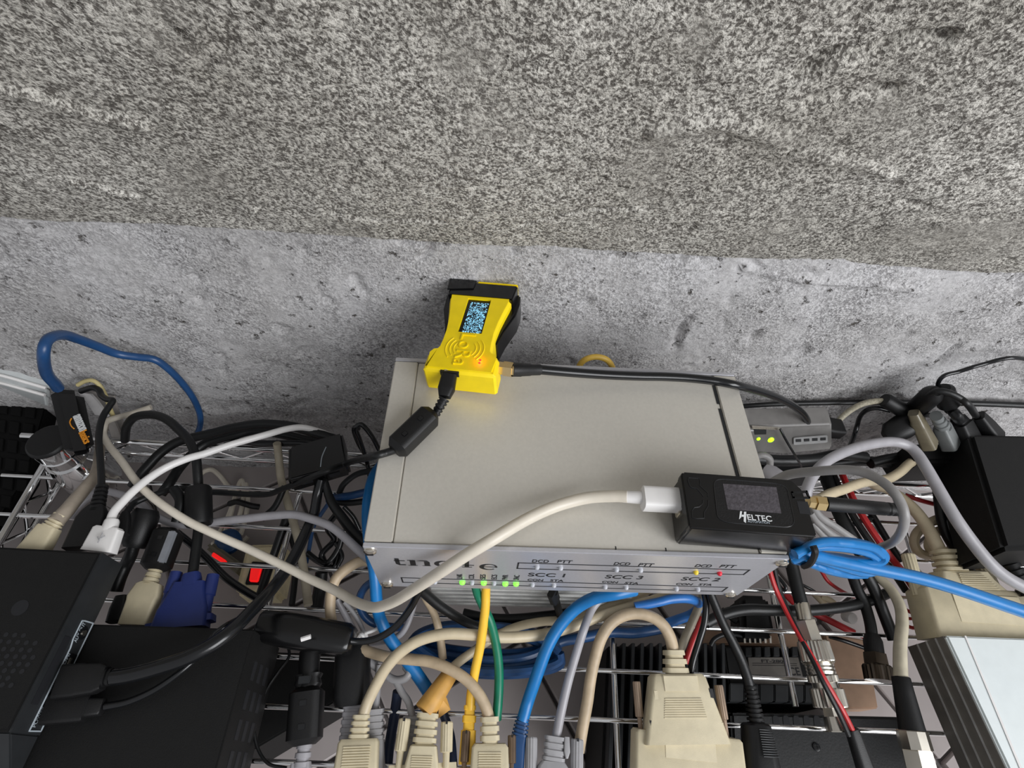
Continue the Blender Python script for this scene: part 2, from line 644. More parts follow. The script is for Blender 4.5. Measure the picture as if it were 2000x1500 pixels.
for u, v in ((723, 1075), (757, 1140), (1527, 1098), (1426, 1160)):
    a = on_panel(PP, u, v)
    sc = M().lathe(Fr(a, a + V((0, -0.0018, 0)), (1, 0, 0)), [(0, 0.0026), (0.0008, 0.0025), (0.0014, 0.0018), (0.0017, 0.0008)], 20).build('screw', STEEL, tnc)
    b = a + V((0, -0.0017, 0))
    M().box(Fr(b, b + V((0.001, 0, 0)), (0, -1, 0)), -0.0003, 0.0003, -0.0015, 0.0015, -0.0001, 0.0003).build('slot', INK, sc)
for q in (((1013, 1099), (1464, 1113), (1452, 1122), (1010, 1110)), ((784, 1128), (1420, 1147), (1411, 1155), (787, 1137))):
    h = [PP.hit(*c) for c in q]
    x0, x1 = (h[0][0] + h[3][0]) / 2, (h[1][0] + h[2][0]) / 2
    c4 = [(x0, h[0][1]), (x1, h[1][1]), (x1, h[2][1]), (x0, h[3][1])]
    PP.frame(M(), c4, 0.0006, -0.0002, 0.00015).build('indicator_outline', INK, tnc)


def ptext(pl, body, u0, v0, u1, v1, h, m, parent, name='lettering', off=0.00012):
    a, b = V(pl.hit(u0, v0)), V(pl.hit(u1, v1))
    f = Pl(pl.p(a.x, a.y, 0), pl.p(b.x, b.y, 0) - pl.p(a.x, a.y, 0), pl.y)
    return textm(body, f, 0, (b - a).length, 0, h, off).build(name, m, parent)


for body, u0, v0, u1, v1, h in (
        ('DCD', 1039, 1098, 1071, 1099, 0.0034), ('PTT', 1088, 1099, 1116, 1100, 0.0034), ('DCD', 1198, 1103, 1229, 1104, 0.0034), ('PTT', 1246, 1105, 1274, 1106, 0.0034),
        ('DCD', 1356, 1107, 1387, 1108, 0.0034), ('PTT', 1404, 1108, 1433, 1109, 0.0034), ('SCC 1', 1031, 1125, 1102, 1127, 0.0046), ('SCC 3', 1181, 1129, 1253, 1131, 0.0046),
        ('SCC 2', 1329, 1133, 1403, 1135, 0.0046), ('CON', 1030, 1134, 1060, 1135, 0.0028), ('STA', 1074, 1135, 1100, 1136, 0.0028), ('CON', 1175, 1138, 1205, 1139, 0.0028),
        ('STA', 1219, 1140, 1246, 1141, 0.0028), ('CON', 1319, 1142, 1350, 1143, 0.0028), ('STA', 1363, 1143, 1389, 1144, 0.0028)):
    ptext(PP, body, u0, v0, u1, v1, h, INK, tnc)
for body, u in (('LNK', 898), ('COL', 921), ('SES', 943), ('ECS', 965), ('PWR', 986), ('SNC', 1008)):
    x0, y0 = PP.hit(u + 5, 1130 + (u - 898) * 0.022)
    x1, y1 = PP.hit(u + 5, 1121 + (u - 898) * 0.022)
    f = Pl(PP.p(x0, y0, 0), (0, 0, 1), (-1, 0, 0))
    textm(body, f, 0, y1 - y0, 0, 0.0024, 0.00012).build('lettering', INK, tnc)
for u, v, m in ((850, 1135, LEDW), (903, 1136, LEDG), (922, 1137, LEDW), (945, 1137, LEDG), (965, 1138, LEDW), (987, 1139, LEDG), (1008, 1139, LEDG), (1040, 1141, LEDW),
                (1082, 1142, LEDW), (1182, 1145, LEDW), (1223, 1146, LEDW), (1321, 1149, LEDW), (1363, 1150, LEDW), (1049, 1106, LEDW), (1095, 1108, LEDW), (1204, 1111, LEDW),
                (1251, 1112, LEDW), (1359, 1116, LEDA), (1405, 1118, LEDRO)):
    a = on_panel(PP, u, v)
    r = 0.00135 if m is LEDG else 0.00105
    k = {'lit_green_led': 'lit green indicator', 'amber_led': 'amber indicator', 'red_led': 'red indicator'}.get(m.name)
    o = M().lathe(Fr(a, a + V((0, -0.0012, 0)), (1, 0, 0)), [(0, r), (0.0007, r), (0.0012, r * 0.75), (0.0015, r * 0.3)], 14).build('indicator', m, tnc)
    if k:
        o['label'] = k


def glyph(ch, x0, x1, y0, y1):
    """wide serif letters drawn as polygons in the panel plane"""
    mb = M()
    w, h = x1 - x0, y1 - y0

    def pg(*p):
        mb.add([PP.p(x0 + a * w, y0 + b * h, 0.00012) for a, b in p], [tuple(range(len(p)))])

    def cres(cx, cy, rx, ry, ix, irx, iry, a0, a1):
        n = 26
        o = [(cx + rx * math.cos(math.radians(a0 + (a1 - a0) * i / n)), cy + ry * math.sin(math.radians(a0 + (a1 - a0) * i / n))) for i in range(n + 1)]
        q = [(cx + ix + irx * math.cos(math.radians(a0 + (a1 - a0) * i / n)), cy + iry * math.sin(math.radians(a0 + (a1 - a0) * i / n))) for i in range(n + 1)]
        for i in range(n):
            pg(o[i], o[i + 1], q[i + 1], q[i])
    if ch == 't':
        pg((0.1, 1), (0.5, 1), (0.5, 0.12), (0.1, 0.2))
        pg((0.1, 0.2), (0.5, 0.12), (1, 0.12), (1, 0.02), (0.4, 0.0))
        pg((0.0, 0.72), (1, 0.72), (1, 0.64), (0.0, 0.64))
    elif ch == 'n':
        pg((0.1, 1), (0.34, 1), (0.34, 0), (0.1, 0))
        pg((0.72, 0.8), (0.96, 0.72), (0.96, 0), (0.72, 0))
        pg((0, 1), (0.1, 1), (0.1, 0.92), (0, 0.92))
        pg((0, 0.06), (0.42, 0.06), (0.42, 0), (0, 0))
        pg((0.62, 0.06), (1, 0.06), (1, 0), (0.62, 0))
        pg((0.34, 0.86), (0.6, 1), (0.85, 0.98), (0.96, 0.72), (0.8, 0.86), (0.6, 0.9))
    elif ch == 'c':
        cres(0.5, 0.5, 0.5, 0.5, 0.1, 0.34, 0.42, 50, 310)
    elif ch == '4':
        pg((0.52, 1), (0.74, 1), (0.74, 0), (0.52, 0))
        pg((0.52, 1), (0.52, 0.86), (0.1, 0.36), (0, 0.36))
        pg((0, 0.36), (1, 0.36), (1, 0.28), (0, 0.28))
        pg((0.38, 0.07), (0.9, 0.07), (0.9, 0), (0.38, 0))
    elif ch == 'e':
        cres(0.5, 0.5, 0.5, 0.5, 0.06, 0.32, 0.41, -10, 325 - 10)
        pg((0.16, 0.56), (0.9, 0.56), (0.9, 0.48), (0.16, 0.48))
    return mb


for ch, u0, vt, u1, vb in (('t', 772, 1091, 793, 1103), ('n', 798, 1095, 842, 1104), ('c', 849, 1096, 884, 1106), ('4', 888, 1095, 926, 1107), ('e', 936, 1102, 971, 1112)):
    x0, y0 = PP.hit(u0, vb)
    x1, y1 = PP.hit(u1, vt)
    glyph(ch, x0, PP.hit(u1, vb)[0], y0, y1).build('lettering', INK, tnc)
for u in (1204, 1302):
    a = Z(u, 1072, 0)
    M().box(O, a.x - 0.0002, a.x + 0.0002, 0.002, 0.0036, -0.0012, -0.00075).build('scratch_mark', INK, tnc)
a, b = Z(1394, 760, 0), Z(1412, 830, 0)
for y0, y1 in ((BD - 0.019, BD - 0.008), (0.03, 0.072)):
    M().box(O, BW - RWD - 0.0012, BW - RWD - 0.0001, y0, y1, -0.002, -0.0006).build('gap', CHAR, tnc)


# ------------------------------------------------------------------ yellow tracker
def eul(a, b, c):
    return Matrix.Rotation(c, 3, 'Z') @ Matrix.Rotation(b, 3, 'Y') @ Matrix.Rotation(a, 3, 'X')


R3 = eul(-0.03, -0.11, -0.158)
YP = Pl(V((0.0333, 0.0736, 0.0026)), R3 @ V((1, 0, 0)), R3 @ V((0, 1, 0)))
YP.s = 0.00023
H = 0.0142
trk = thing('radio_tracker', 'yellow printed radio tracker with small lit screen lying on the silver box', 'tracker', YP.o)
half = [(0.0157, 0.0), (0.0167, 0.001), (0.0167, 0.0095), (0.0152, 0.0118), (0.0134, 0.0122), (0.0126, 0.0135), (0.0122, 0.018), (0.0121, 0.025), (0.0128, 0.032), (0.014, 0.039), (0.0152, 0.045), (0.0157, 0.0493)]


def sym(hf):
    return [(-x, y) for x, y in hf[::-1]] + list(hf)


out = sym(half)[::-1]
ins = [(x * 0.93, min(max(y, 0.0011), 0.0489)) for x, y in out]
n = len(out)
mb = M().prism(YP, out, 0.0, H - 0.0026)
mb.add([YP.p(x, y, H - 0.0026) for x, y in out] + [YP.p(x, y, H - 0.0012) for x, y in ins], [(i, (i + 1) % n, n + (i + 1) % n, n + i) for i in range(n)] + [tuple(range(n, 2 * n))])
wx, wy0, wy1 = 0.0058, 0.0238, 0.0474
rt = [(x, y) for x, y in ins if x > 0]
rt.sort(key=lambda q: q[1])
lf = [(-x, y) for x, y in rt]
z0, z1 = H - 0.0013, H
mb.prism(YP, [(wx, 0.0011)] + rt + [(wx, 0.0489)], z0, z1)
mb.prism(YP, [(-wx, 0.0489)] + lf[::-1] + [(-wx, 0.0011)], z0, z1)
mb.prism(YP, [(-wx, 0.0011), (wx, 0.0011), (wx, wy0), (-wx, wy0)], z0, z1)
mb.prism(YP, [(-wx, wy1), (wx, wy1), (wx, 0.0489), (-wx, 0.0489)], z0, z1)
mb.build('case', YCASE, trk, 25)
M().box(YP, -wx, wx, wy0, wy1, H - 0.0014, H - 0.0011).build('screen_bezel', BSAT, trk)
om = bpy.data.materials.new('lit_pixel_screen')
om.use_nodes = True
nt = om.node_tree
b = nt.nodes['Principled BSDF']
b.inputs['Base Color'].default_value = (0.004, 0.008, 0.014, 1)
b.inputs['Roughness'].default_value = 0.2
tc = nt.nodes.new('ShaderNodeTexCoord')
sn = nt.nodes.new('ShaderNodeVectorMath')
sn.operation = 'SNAP'
sn.inputs[1].default_value = (0.00032, 0.00032, 1)
wn = nt.nodes.new('ShaderNodeTexWhiteNoise')
nz = nt.nodes.new('ShaderNodeTexNoise')
nz.inputs['Scale'].default_value = 420
mx = nt.nodes.new('ShaderNodeMath')
mx.operation = 'MULTIPLY'
gt = nt.nodes.new('ShaderNodeMath')
gt.operation = 'GREATER_THAN'
gt.inputs[1].default_value = 0.30
nt.links.new(tc.outputs['Object'], sn.inputs[0])
nt.links.new(sn.outputs[0], wn.inputs['Vector'])
nt.links.new(tc.outputs['Object'], nz.inputs['Vector'])
nt.links.new(wn.outputs['Value'], mx.inputs[0])
nt.links.new(nz.outputs['Fac'], mx.inputs[1])
nt.links.new(mx.outputs[0], gt.inputs[0])
m5 = nt.nodes.new('ShaderNodeMath')
m5.operation = 'MULTIPLY'
m5.inputs[1].default_value = 1.1
nt.links.new(gt.outputs[0], m5.inputs[0])
b.inputs['Emission Color'].default_value = (0.3, 0.72, 1.0, 1)
nt.links.new(m5.outputs[0], b.inputs['Emission Strength'])
M().box(YP, -0.0041, 0.0049, 0.0248, 0.0455, H - 0.0012, H - 0.0009).build('screen', om, trk)
TF = Pl(YP.p(-0.0034, 0.0225, H), -YP.y, YP.x)
tm2 = textm('LoRa', TF, 0, 0.0195, 0, 0.0068, 0.00055, 0.0006, -0.012)
tm2.build('embossed_lettering', YCASE, trk)
mb = M()
for r in (0.0052, 0.0070, 0.0089):
    for c in (0, 180):
        mb.tube([YP.p(r * math.cos(math.radians(c + a)), 0.0135 + r * math.sin(math.radians(c + a)), H - 0.0001) for a in range(-42, 43, 6)], 0.00042, 6)
mb.build('embossed_waves', YCASE, trk)
for x, y in ((0.0085, 0.0075), (0.0085, 0.0058)):
    ll = bpy.data.lights.new('indicator_glow', 'POINT')
    ll.energy = 0.00022
    ll.color = (1.0, 0.12, 0.16)
    ll.shadow_soft_size = 0.0004
    lo = bpy.data.objects.new('indicator_glow', ll)
    COL.objects.link(lo)
    lo.location = YP.p(x, y, H + 0.0014)
    M().lathe(Fr(YP.p(x, y, H - 0.0002), YP.p(x, y, H + 0.0003), YP.y), [(0, 0.00055), (0.0004, 0.0005)], 10).build('indicator', LEDR, trk)['label'] = 'lit red indicator'
M().box(YP, -0.0085, 0.0001, -0.0003, 0.0012, H - 0.0042, H - 0.0014, 0.0001).build('usb_opening', INK, trk)
M().box(YP, -0.0072, -0.0012, -0.0006, 0.0012, H - 0.0038, H - 0.0019, 0.0003).build('usb_socket', GOLD, trk)
mb = M()
mb.prism(YP, sym([(0.0163, 0.0484), (0.0174, 0.059)])[::-1], -0.001, H + 0.0004, 0.0006)
mb.prism(YP, sym([(0.0128, 0.0225), (0.0148, 0.032), (0.0186, 0.044), (0.0192, 0.052), (0.0186, 0.059)])[::-1], -0.004, 0.0088, 0.0008)
tp = mb.build('black_tape', BSAT, trk)
tp['label'] = 'black tape wrapped round the end'
M().prism(YP, [(-0.0176, 0.0515), (-0.0045, 0.0535), (-0.004, 0.0598), (-0.0182, 0.0598)][::-1], H + 0.0003, H + 0.0011, 0.0002).build('tape_flap', BSAT, tp)
M().box(YP, -0.0035, 0.0172, 0.0589, 0.0603, 0.004, H + 0.0002, 0.0004).build('end_cap', YCASE, trk)
a = YP.p(0.0162, 0.0092, 0.0082)
b = YP.p(0.0235, 0.0088, 0.0082)
f = Fr(a, b, YP.z)
M().lathe(f, [(0, 0.0031), (0.0022, 0.0031), (0.0024, 0.0036), (0.0066, 0.0036), (0.0068, 0.003), (0.0076, 0.003)], 6).build('antenna_socket', GOLD, trk, 20)
COAX0 = b

# ------------------------------------------------------------------ black node with antenna
yaw = -0.0414
ND = Pl(V((0.1222, 0.0045, 0.0)), (math.cos(yaw), math.sin(yaw), 0), (-math.sin(yaw), math.cos(yaw), 0))
NL, NDp, NH = 0.0486, 0.0235, 0.018
nod = thing('radio_node', 'small black radio node with dark screen and stub antenna lying on the silver box', 'radio', ND.o)
oc = [(0, 0.0008), (0.0008, 0), (NL - 0.0008, 0), (NL, 0.0008), (NL - 0.0005, NDp - 0.004), (NL - 0.004, NDp), (0.0012, NDp), (0, NDp - 0.0012)]
M().prism(ND, [(0.0004 + x * 0.984, 0.0003 + y * 0.97) for x, y in oc], 0.0002, NH - 0.0045, 0.0006).build('base', BSAT, nod)
lid = M().prism(ND, oc, NH - 0.005, NH, 0.0011, 3).build('lid', BSAT, nod)
NT = Pl(ND.p(0, 0, NH), ND.x, ND.y)


def rrect(pts, r=0.16, k=5):
    out = []
    m = len(pts)
    for i in range(m):
        a, b, c = V(pts[i - 1]), V(pts[i]), V(pts[(i + 1) % m])
        p, q = b.lerp(a, r), b.lerp(c, r * 1.3)
        for j in range(k + 1):
            t = j / k
            out.append(tuple((p * (1 - t) + b * t) * (1 - t) + (b * (1 - t) + q * t) * t))
    return out


NQ = [NT.hit(*c) for c in ((1392, 934), (1535, 946), (1554, 1031), (1402, 1019))][::-1]
win = M().prism(NT, rrect(NQ), -0.0002, 0.0001).build('window', mat('black_window', '101012', 0.32, bump=0.3, bscale=1600), nod)
rq = rrect(NQ)
M().tube([NT.p(x, y, 0) for x, y in rq + rq[:1]], 0.00028, 8).build('window_rim', GLOSS, win)
M().prism(NT, [NT.hit(*c) for c in ((1411.5, 945), (1516, 952), (1525.5, 1003), (1421, 995))][::-1], 0.0001, 0.0002).build('display', GLASS, win)
ptext(NT, 'ELTEC', 1460, 1015.4, 1508, 1019, 0.0022, WINK, nod, off=0.00025)
ptext(NT, 'AUTOMATION', 1460, 1020.4, 1503, 1023.6, 0.0009, GINK, nod, off=0.00025)
mb = M()
for q in (((1443, 1015), (1445, 999), (1449, 999), (1447, 1011)), ((1452.5, 1000), (1457, 1000), (1456.5, 1022), (1452, 1019)), ((1448.3, 1005.5), (1452.4, 1006), (1452.2, 1010), (1447.6, 1009.5))):
    mb.add([NT.p(*NT.hit(*c), 0.00025) for c in q], [(0, 1, 2, 3)])
mb.build('lettering', WINK, nod)
for line in (((1343, 938), (1345, 933), (1365, 934), (1368, 942), (1366, 948), (1382, 963), (1382, 970)), ((1343, 938), (1347, 949), (1352, 953), (1361, 954), (1371, 966), (1373, 970)),
             ((1373, 977), (1372, 984), (1365, 990), (1356, 991), (1351, 998), (1352, 1011), (1360, 1013), (1375, 1012), (1375, 1001), (1383, 988), (1383, 977))):
    mb = M()
    mb.tube([NT.p(*NT.hit(*c), 0) for c in line], 0.00025, 8)
    mb.build('button_outline', GLOSS, nod)
M().prism(NT, [NT.hit(*c) for c in ((1556, 979), (1577, 980), (1584, 1005), (1562, 1003))][::-1], -0.0004, 0.0001).build('connector_opening', INK, nod)
NT.frame(M(), [NT.hit(*c) for c in ((1547, 962), (1575, 960), (1580, 972), (1550, 972))], 0.0007, -0.0004, 0.0003).build('connector_hood', GLOSS, nod)
a, b = Z(1578, 980, 12.5), Z(1611, 984, 12.5)
f = Fr(a, b)
ant = M().lathe(f, [(0, 0.0024), (f.L * 0.38, 0.0024), (f.L * 0.4, 0.0031), (f.L * 0.96, 0.0031), (f.L, 0.0027)], 6).build('antenna_connector', GOLD, nod, 20)
b2 = Z(1757, 996, 11.0)
f = Fr(b, b2)
r = 14.2 * f.s
M().lathe(f, [(0, r), (f.L * 0.8, r * 0.93), (f.L * 0.81, r * 0.84), (f.L * 0.83, r * 0.84), (f.L * 0.84, r * 0.92), (f.L * 0.87, r * 0.92), (f.L * 0.88, r * 0.83), (f.L * 0.895, r * 0.83), (f.L * 0.905, r * 0.9), (f.L * 0.985, r * 0.88), (f.L, r * 0.7)], 24).build('antenna', BPLA, nod)
M().box(ND, -0.0004, 0.001, 0.0085, 0.0165, 0.0062, 0.0115, 0.0004).build('usb_socket', STEEL, nod)

# ------------------------------------------------------------------ chrome wire rack
ZS = -0.1255
rack = thing('wire_rack', 'chrome wire rack under all the cables and boxes', 'rack', (-0.25, 0.1, FZ))
WR = 0.00135
dx = V((math.cos(math.radians(-1.2)), math.sin(math.radians(-1.2)), 0))
rows = [957.5, 1032, 1108, 1188, 1283, 1381, 1489]


def along(p, x0, x1):
    return [p + dx * ((x0 - p.x) / dx.x), p + dx * ((x1 - p.x) / dx.x)]


for v in rows:
    p = Z(550, v, ZS * 1000)
    M().tube(along(p, -0.262 if v < 1100 else -0.24, 0.47), WR, 10).build('wire', CHROME, rack)
p = Z(550, 1489, ZS * 1000)
for k in (1, 2):
    M().tube(along(p - V((0, 0.0245 * k, 0)), -0.24, 0.47), WR, 10).build('wire', CHROME, rack)
# rear truss
pt = Z(349, 868, -122)
pb = V((pt.x, pt.y, -0.1375))
M().tube(along(pt, -0.262, 0.47), 0.0021, 12).build('top_rail', CHROME, rack)
M().tube(along(pb, -0.262, 0.47), 0.0021, 12).build('bottom_rail', CHROME, rack)
zz = []
for i in range(33):
    q = along(pt, -0.255 + i * 0.022, 0)[0]
    zz.append(V((q.x, q.y, -0.1225 if i % 2 else -0.137)))
M().tube(zz, 0.0012, 8).build('zigzag_wire', CHROME, rack)
# left end frame
for nm, a, b, z, r in (('end_rail', (88, 905), (0, 1055), -125, 0.0022), ('end_rail', (123, 932), (44, 1068), -141, 0.0022)):
    a, b = Z(*a, z), Z(*b, z)
    d = (b - a).normalized()
    M().tube([a - d * 0.005, b + d * 0.16], r, 12).build(nm, CHROME, rack)
a0, a1 = Z(88, 905, -125), Z(0, 1055, -125)
zz = []
for i in range(14):
    q = a0.lerp(a1, i * 0.26)
    q.z = -0.126 if i % 2 == 0 else -0.1405
    zz.append(q)
M().tube(zz, 0.0012, 8).build('zigzag_wire', CHROME, rack)
M().tube([Z(41, 1008, -125.5), Z(120, 1010, -125.5), Z(300, 1022, -125.5)], WR, 8).build('wire', CHROME, rack)
for a, b in (((562, 1048), (524, 1184)), ((1199, 1306), (1207, 1470)), ((1513, 1180), (1554, 1380)), ((1765, 1029), (1782, 1084))):
    a, b = Z(*a, -128.6), Z(*b, -128.6)
    d = (b - a).normalized()
    M().tube([a - d * ((a.y - 0.1) / d.y), b + d * (0.12 if a.x < 0.15 else 0.0)], 0.0017, 10).build('cross_wire', CHROME, rack)
pc = Z(92, 862, -94)
pc = V((pc.x, pc.y, 0))
f = Fr(V((pc.x, pc.y, FZ)), V((pc.x, pc.y, -0.094)), (0, 1, 0))
M().lathe(f, [(0, 0.0112), (f.L - 0.012, 0.0112), (f.L - 0.0115, 0.0104), (f.L - 0.0095, 0.0104), (f.L - 0.009, 0.0114), (f.L - 0.001, 0.0114)], 32).build('post', CHROME, rack)
M().lathe(Fr(V((pc.x, pc.y, -0.0952)), V((pc.x, pc.y, -0.094)), (0, 1, 0)), [(0, 0.0117), (0.0012, 0.0115), (0.0022, 0.0104)], 32).build('post_cap', BPLA, rack)
f = Fr(V((pc.x, pc.y, -0.148)), V((pc.x, pc.y, -0.114)), (0, 1, 0))
M().lathe(f, [(0, 0.0155), (0.004, 0.0158), (0.028, 0.0136), (0.034, 0.0124)], 32).build('collar', CHROME, rack)
a, b = Z(128, 925, -126), Z(176, 928, -126)
M().hexa([Z(124, 917, -122), Z(168, 918, -122), Z(182, 934, -122), Z(150, 936, -122)], [Z(124, 917, -122) - V((0, 0, .016)), Z(168, 918, -122) - V((0, 0, .016)), Z(182, 934, -122) - V((0, 0, .016)), Z(150, 936, -122) - V((0, 0, .016))], 0.001).build('corner_bracket', CHROME, rack)

# ------------------------------------------------------------------ other boxes
# ribbed silver case under the modem
RIB = mat('bright_aluminium', 'dcdcda', 0.3, metal=0.6)
cs = thing('ribbed_case', 'silver ribbed aluminium case under the large silver box', 'case', (0.07, 0.045, -0.122))
M().box(O, 0.021, 0.128, 0.0135, 0.088, -0.1225, -0.0525, 0.0008).build('body', ALU, cs)
for i in range(9):
    z = -0.1195 + i * 0.0072
    M().box(O, 0.0195, 0.1295, 0.0090, 0.0145, z, z + 0.0034, 0.0006).build('rib', RIB, cs)


def corners(st):
    return parse(st)


def boxthing(name, label, cat, top, bot_z, m, bev=0.0008, body='case', group=None):
    t = corners(top)
    bt = [V((p.x, p.y, bot_z)) for p in t]
    c = sum(t, V()) / 4
    o = thing(name, label, cat, (c.x, c.y, bot_z), group)
    M().hexa(t, bt, bev).build(body, m, o)
    return o, t


flat, ft = boxthing('mini_computer', 'large flat black metal box at bottom left under the media player', 'computer',
                    '90,1216,-80 497,1229,-80 398,1590,-80 -90,1590,-80', -0.1235, DARK, 0.0007)
f = Pl(ft[1] + V((0, 0, -0.0435)), ft[2] - ft[1], (0, 0, 1))
lf_ = (ft[2] - ft[1]).length
for k in range(5):
    for j in range(3):
        M().box(f, 0.012 + k * 0.012, 0.020 + k * 0.012, 0.010 + j * 0.009, 0.014 + j * 0.009, -0.0002, 0.0003).build('vent_slot', INK, flat)

stb, at = boxthing('media_player', 'black plastic media player with labelled side sockets on the flat black box', 'player',
                   '-140,1060,-60 198,1078,-60 17,1430,-60 -330,1425,-60', -0.0795, DARK, 0.0012)
SP = Pl(at[1], at[2] - at[1], (0, 0, 1))
if SP.z.x < 0:
    SP = Pl(at[1], at[2] - at[1], (0, 0, 1))
SL = (at[2] - at[1]).length
# a sloping front lip, a long slot, outlined socket panel
q = [at[2], at[3]]
dfr = (at[2] - at[1]).normalized()
M().hexa([at[3] + V((0, 0, -.001)), at[2] + V((0, 0, -.001)), at[2] + dfr * 0.014 + V((0, 0, -.0135)), at[3] + dfr * 0.014 + V((0, 0, -.0135))],
         [at[3] + V((0, 0, -.019)), at[2] + V((0, 0, -.019)), at[2] + dfr * 0.014 + V((0, 0, -.019)), at[3] + dfr * 0.014 + V((0, 0, -.019))], 0.0006).build('front_lip', CHAR, stb)


def side(x, y, n=0.0):
    return SP.p(x * SL, -y * 0.0195, n)


def sideq(mb, x0, x1, y0, y1, z0, z1):
    q = [(x0, y1), (x1, y1), (x1, y0), (x0, y0)]
    return mb.hexa([side(a, b, z1) for a, b in q], [side(a, b, z0) for a, b in q])


sg = 1 if (SP.z.dot(CAM - at[1]) > 0) else -1
n0, n1 = -0.0003 * sg, 0.0004 * sg
sideq(M(), 0.0, 1.0, 0.06, 0.98, -0.001 * sg, 0.0001 * sg).build('side_panel', CHAR, stb)
sideq(M(), 0.5, 0.86, 0.2, 0.42, n0, n1).build('long_slot', INK, stb)
mb = M()
for a, b in (((0.39, 0.6), (0.385, 0.93)), ((0.385, 0.93), (0.98, 0.93)), ((0.98, 0.93), (0.985, 0.56)), ((0.985, 0.56), (0.55, 0.56)), ((0.55, 0.56), (0.5, 0.5)), ((0.5, 0.5), (0.395, 0.5)), ((0.395, 0.5), (0.39, 0.6))):
    A, B = side(*a, 0.0003 * sg), side(*b, 0.0003 * sg)
    mb.tube([A, B], 0.00035, 6)
mb.build('socket_outline', GINK, stb)
for x, r in ((0.455, 0.0028),):
    a = side(x, 0.73, -0.0003 * sg)
    M().lathe(Fr(a, a + SP.z * sg * 0.001, (0, 0, 1)), [(0, r), (0.001, r), (0.0011, r * 0.7)], 20).build('audio_socket', GLOSS, stb)
    M().lathe(Fr(a + SP.z * sg * 0.001, a + SP.z * sg * 0.002, (0, 0, 1)), [(0, 0.0013), (0.0006, 0.0013)], 16).build('audio_contact', STEEL, stb)
sideq(M(), 0.575, 0.675, 0.66, 0.9, n0, n1 * 1.6).build('video_socket', GLOSS, stb)
sideq(M(), 0.6, 0.645, 0.7, 0.76, n0, n1 * 2.4).build('video_contact', STEEL, stb)
for body, x0, x1, y in (('AUX OUT', 0.40, 0.515, 0.64), ('HDMI', 0.58, 0.665, 0.63), ('POWER', 0.86, 0.965, 0.66)):
    f = Pl(side(x1, y + 0.02, 0), side(x0, y, 0) - side(x1, y, 0), (0, 0, 1))
    if f.z.dot(CAM - f.o) < 0:
        f = Pl(side(x0, y + 0.02, 0), side(x1, y, 0) - side(x0, y, 0), (0, 0, 1))
    textm(body, f, 0, (x1 - x0) * SL, 0, 0.0022, 0.00045).build('lettering', GINK, stb)
TPc = Pl(at[0], at[1] - at[0], at[0] - at[3])
mb = M()
hx, hy = TPc.hit(39, 1187)
mb.lathe(Fr(TPc.p(hx, hy, -0.0002), TPc.p(hx, hy, 0.0001), TPc.x), [(0, 0.0034), (0.0003, 0.0034)], 24)
mb.build('round_hole', INK, stb)
mb = M()
for r in range(8):
    for c in range(6):
        hx, hy = TPc.hit(-22 + c * 17 + (r % 2) * 8 - r * 2.2, 1238 + r * 14 + c * 0.8)
        if c == 5 and r in (0, 5, 6, 7) or (c >= 4 and r > 5):
            continue
        mb.lathe(Fr(TPc.p(hx, hy, -0.0002), TPc.p(hx, hy, 0.00012), TPc.x), [(0, 0.001), (0.0003, 0.001)], 10)
o = mb.build('vent_holes', INK, stb)
o['kind'] = 'stuff'

# white case at the lower right
wc, wt = boxthing('white_case', 'pale white aluminium case at the bottom right corner', 'case', '1848,1241,-92 2130,1252,-92 2250,1580,-92 2008,1580,-92', -0.1235, ALUW, 0.0009)
f = Pl(wt[0], wt[3] - wt[0], (0, 0, 1))
for k in range(3):
    y = -0.0075 - k * 0.0075
    L = (wt[3] - wt[0]).length
    q = [(0, y - 0.0003), (L, y - 0.0003), (L, y + 0.0003), (0, y + 0.0003)]
    M().hexa([f.p(a, b, 0.0011) for a, b in q], [f.p(a, b, -0.0011) for a, b in q]).build('side_rib', RIB, wc)
f = Pl(wt[0], wt[1] - wt[0], wt[0] - wt[3])
h = [f.hit(*c) for c in ((1883, 1242), (1886, 1242), (2012, 1540), (2007, 1540))][::-1]
M().hexa([f.p(a, b, 0.0004) for a, b in h], [f.p(a, b, -0.0004) for a, b in h]).build('top_rib', WHITE, wc)
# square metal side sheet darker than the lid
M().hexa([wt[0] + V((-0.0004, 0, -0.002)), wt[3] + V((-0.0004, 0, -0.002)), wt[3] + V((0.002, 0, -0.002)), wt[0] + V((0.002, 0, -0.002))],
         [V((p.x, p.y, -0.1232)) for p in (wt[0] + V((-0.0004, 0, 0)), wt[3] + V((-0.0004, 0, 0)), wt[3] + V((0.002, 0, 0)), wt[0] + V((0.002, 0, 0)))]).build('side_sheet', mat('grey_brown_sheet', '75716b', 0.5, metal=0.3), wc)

# router at the right edge
rt_, rtt = boxthing('network_switch', 'black network box at the right edge with plugs in its back', 'network box', '1893,846,-62 2080,850,-62 2190,1065,-62 1963,1074,-62', -0.098, DARK, 0.0025)
M().hexa([rtt[0] + V((0, 0, -.004)), rtt[0] + V((0.004, 0.001, -.004)), rtt[0] + V((0.004, 0.002, -.008)), rtt[0] + V((-.003, 0.002, -.012))],
         [rtt[0] + V((-.004, 0, -.03)), rtt[0] + V((.004, 0.001, -.03)), rtt[0] + V((.004, 0.004, -.03)), rtt[0] + V((-.004, 0.004, -.03))]).build('rear_edge', DARK, rt_)

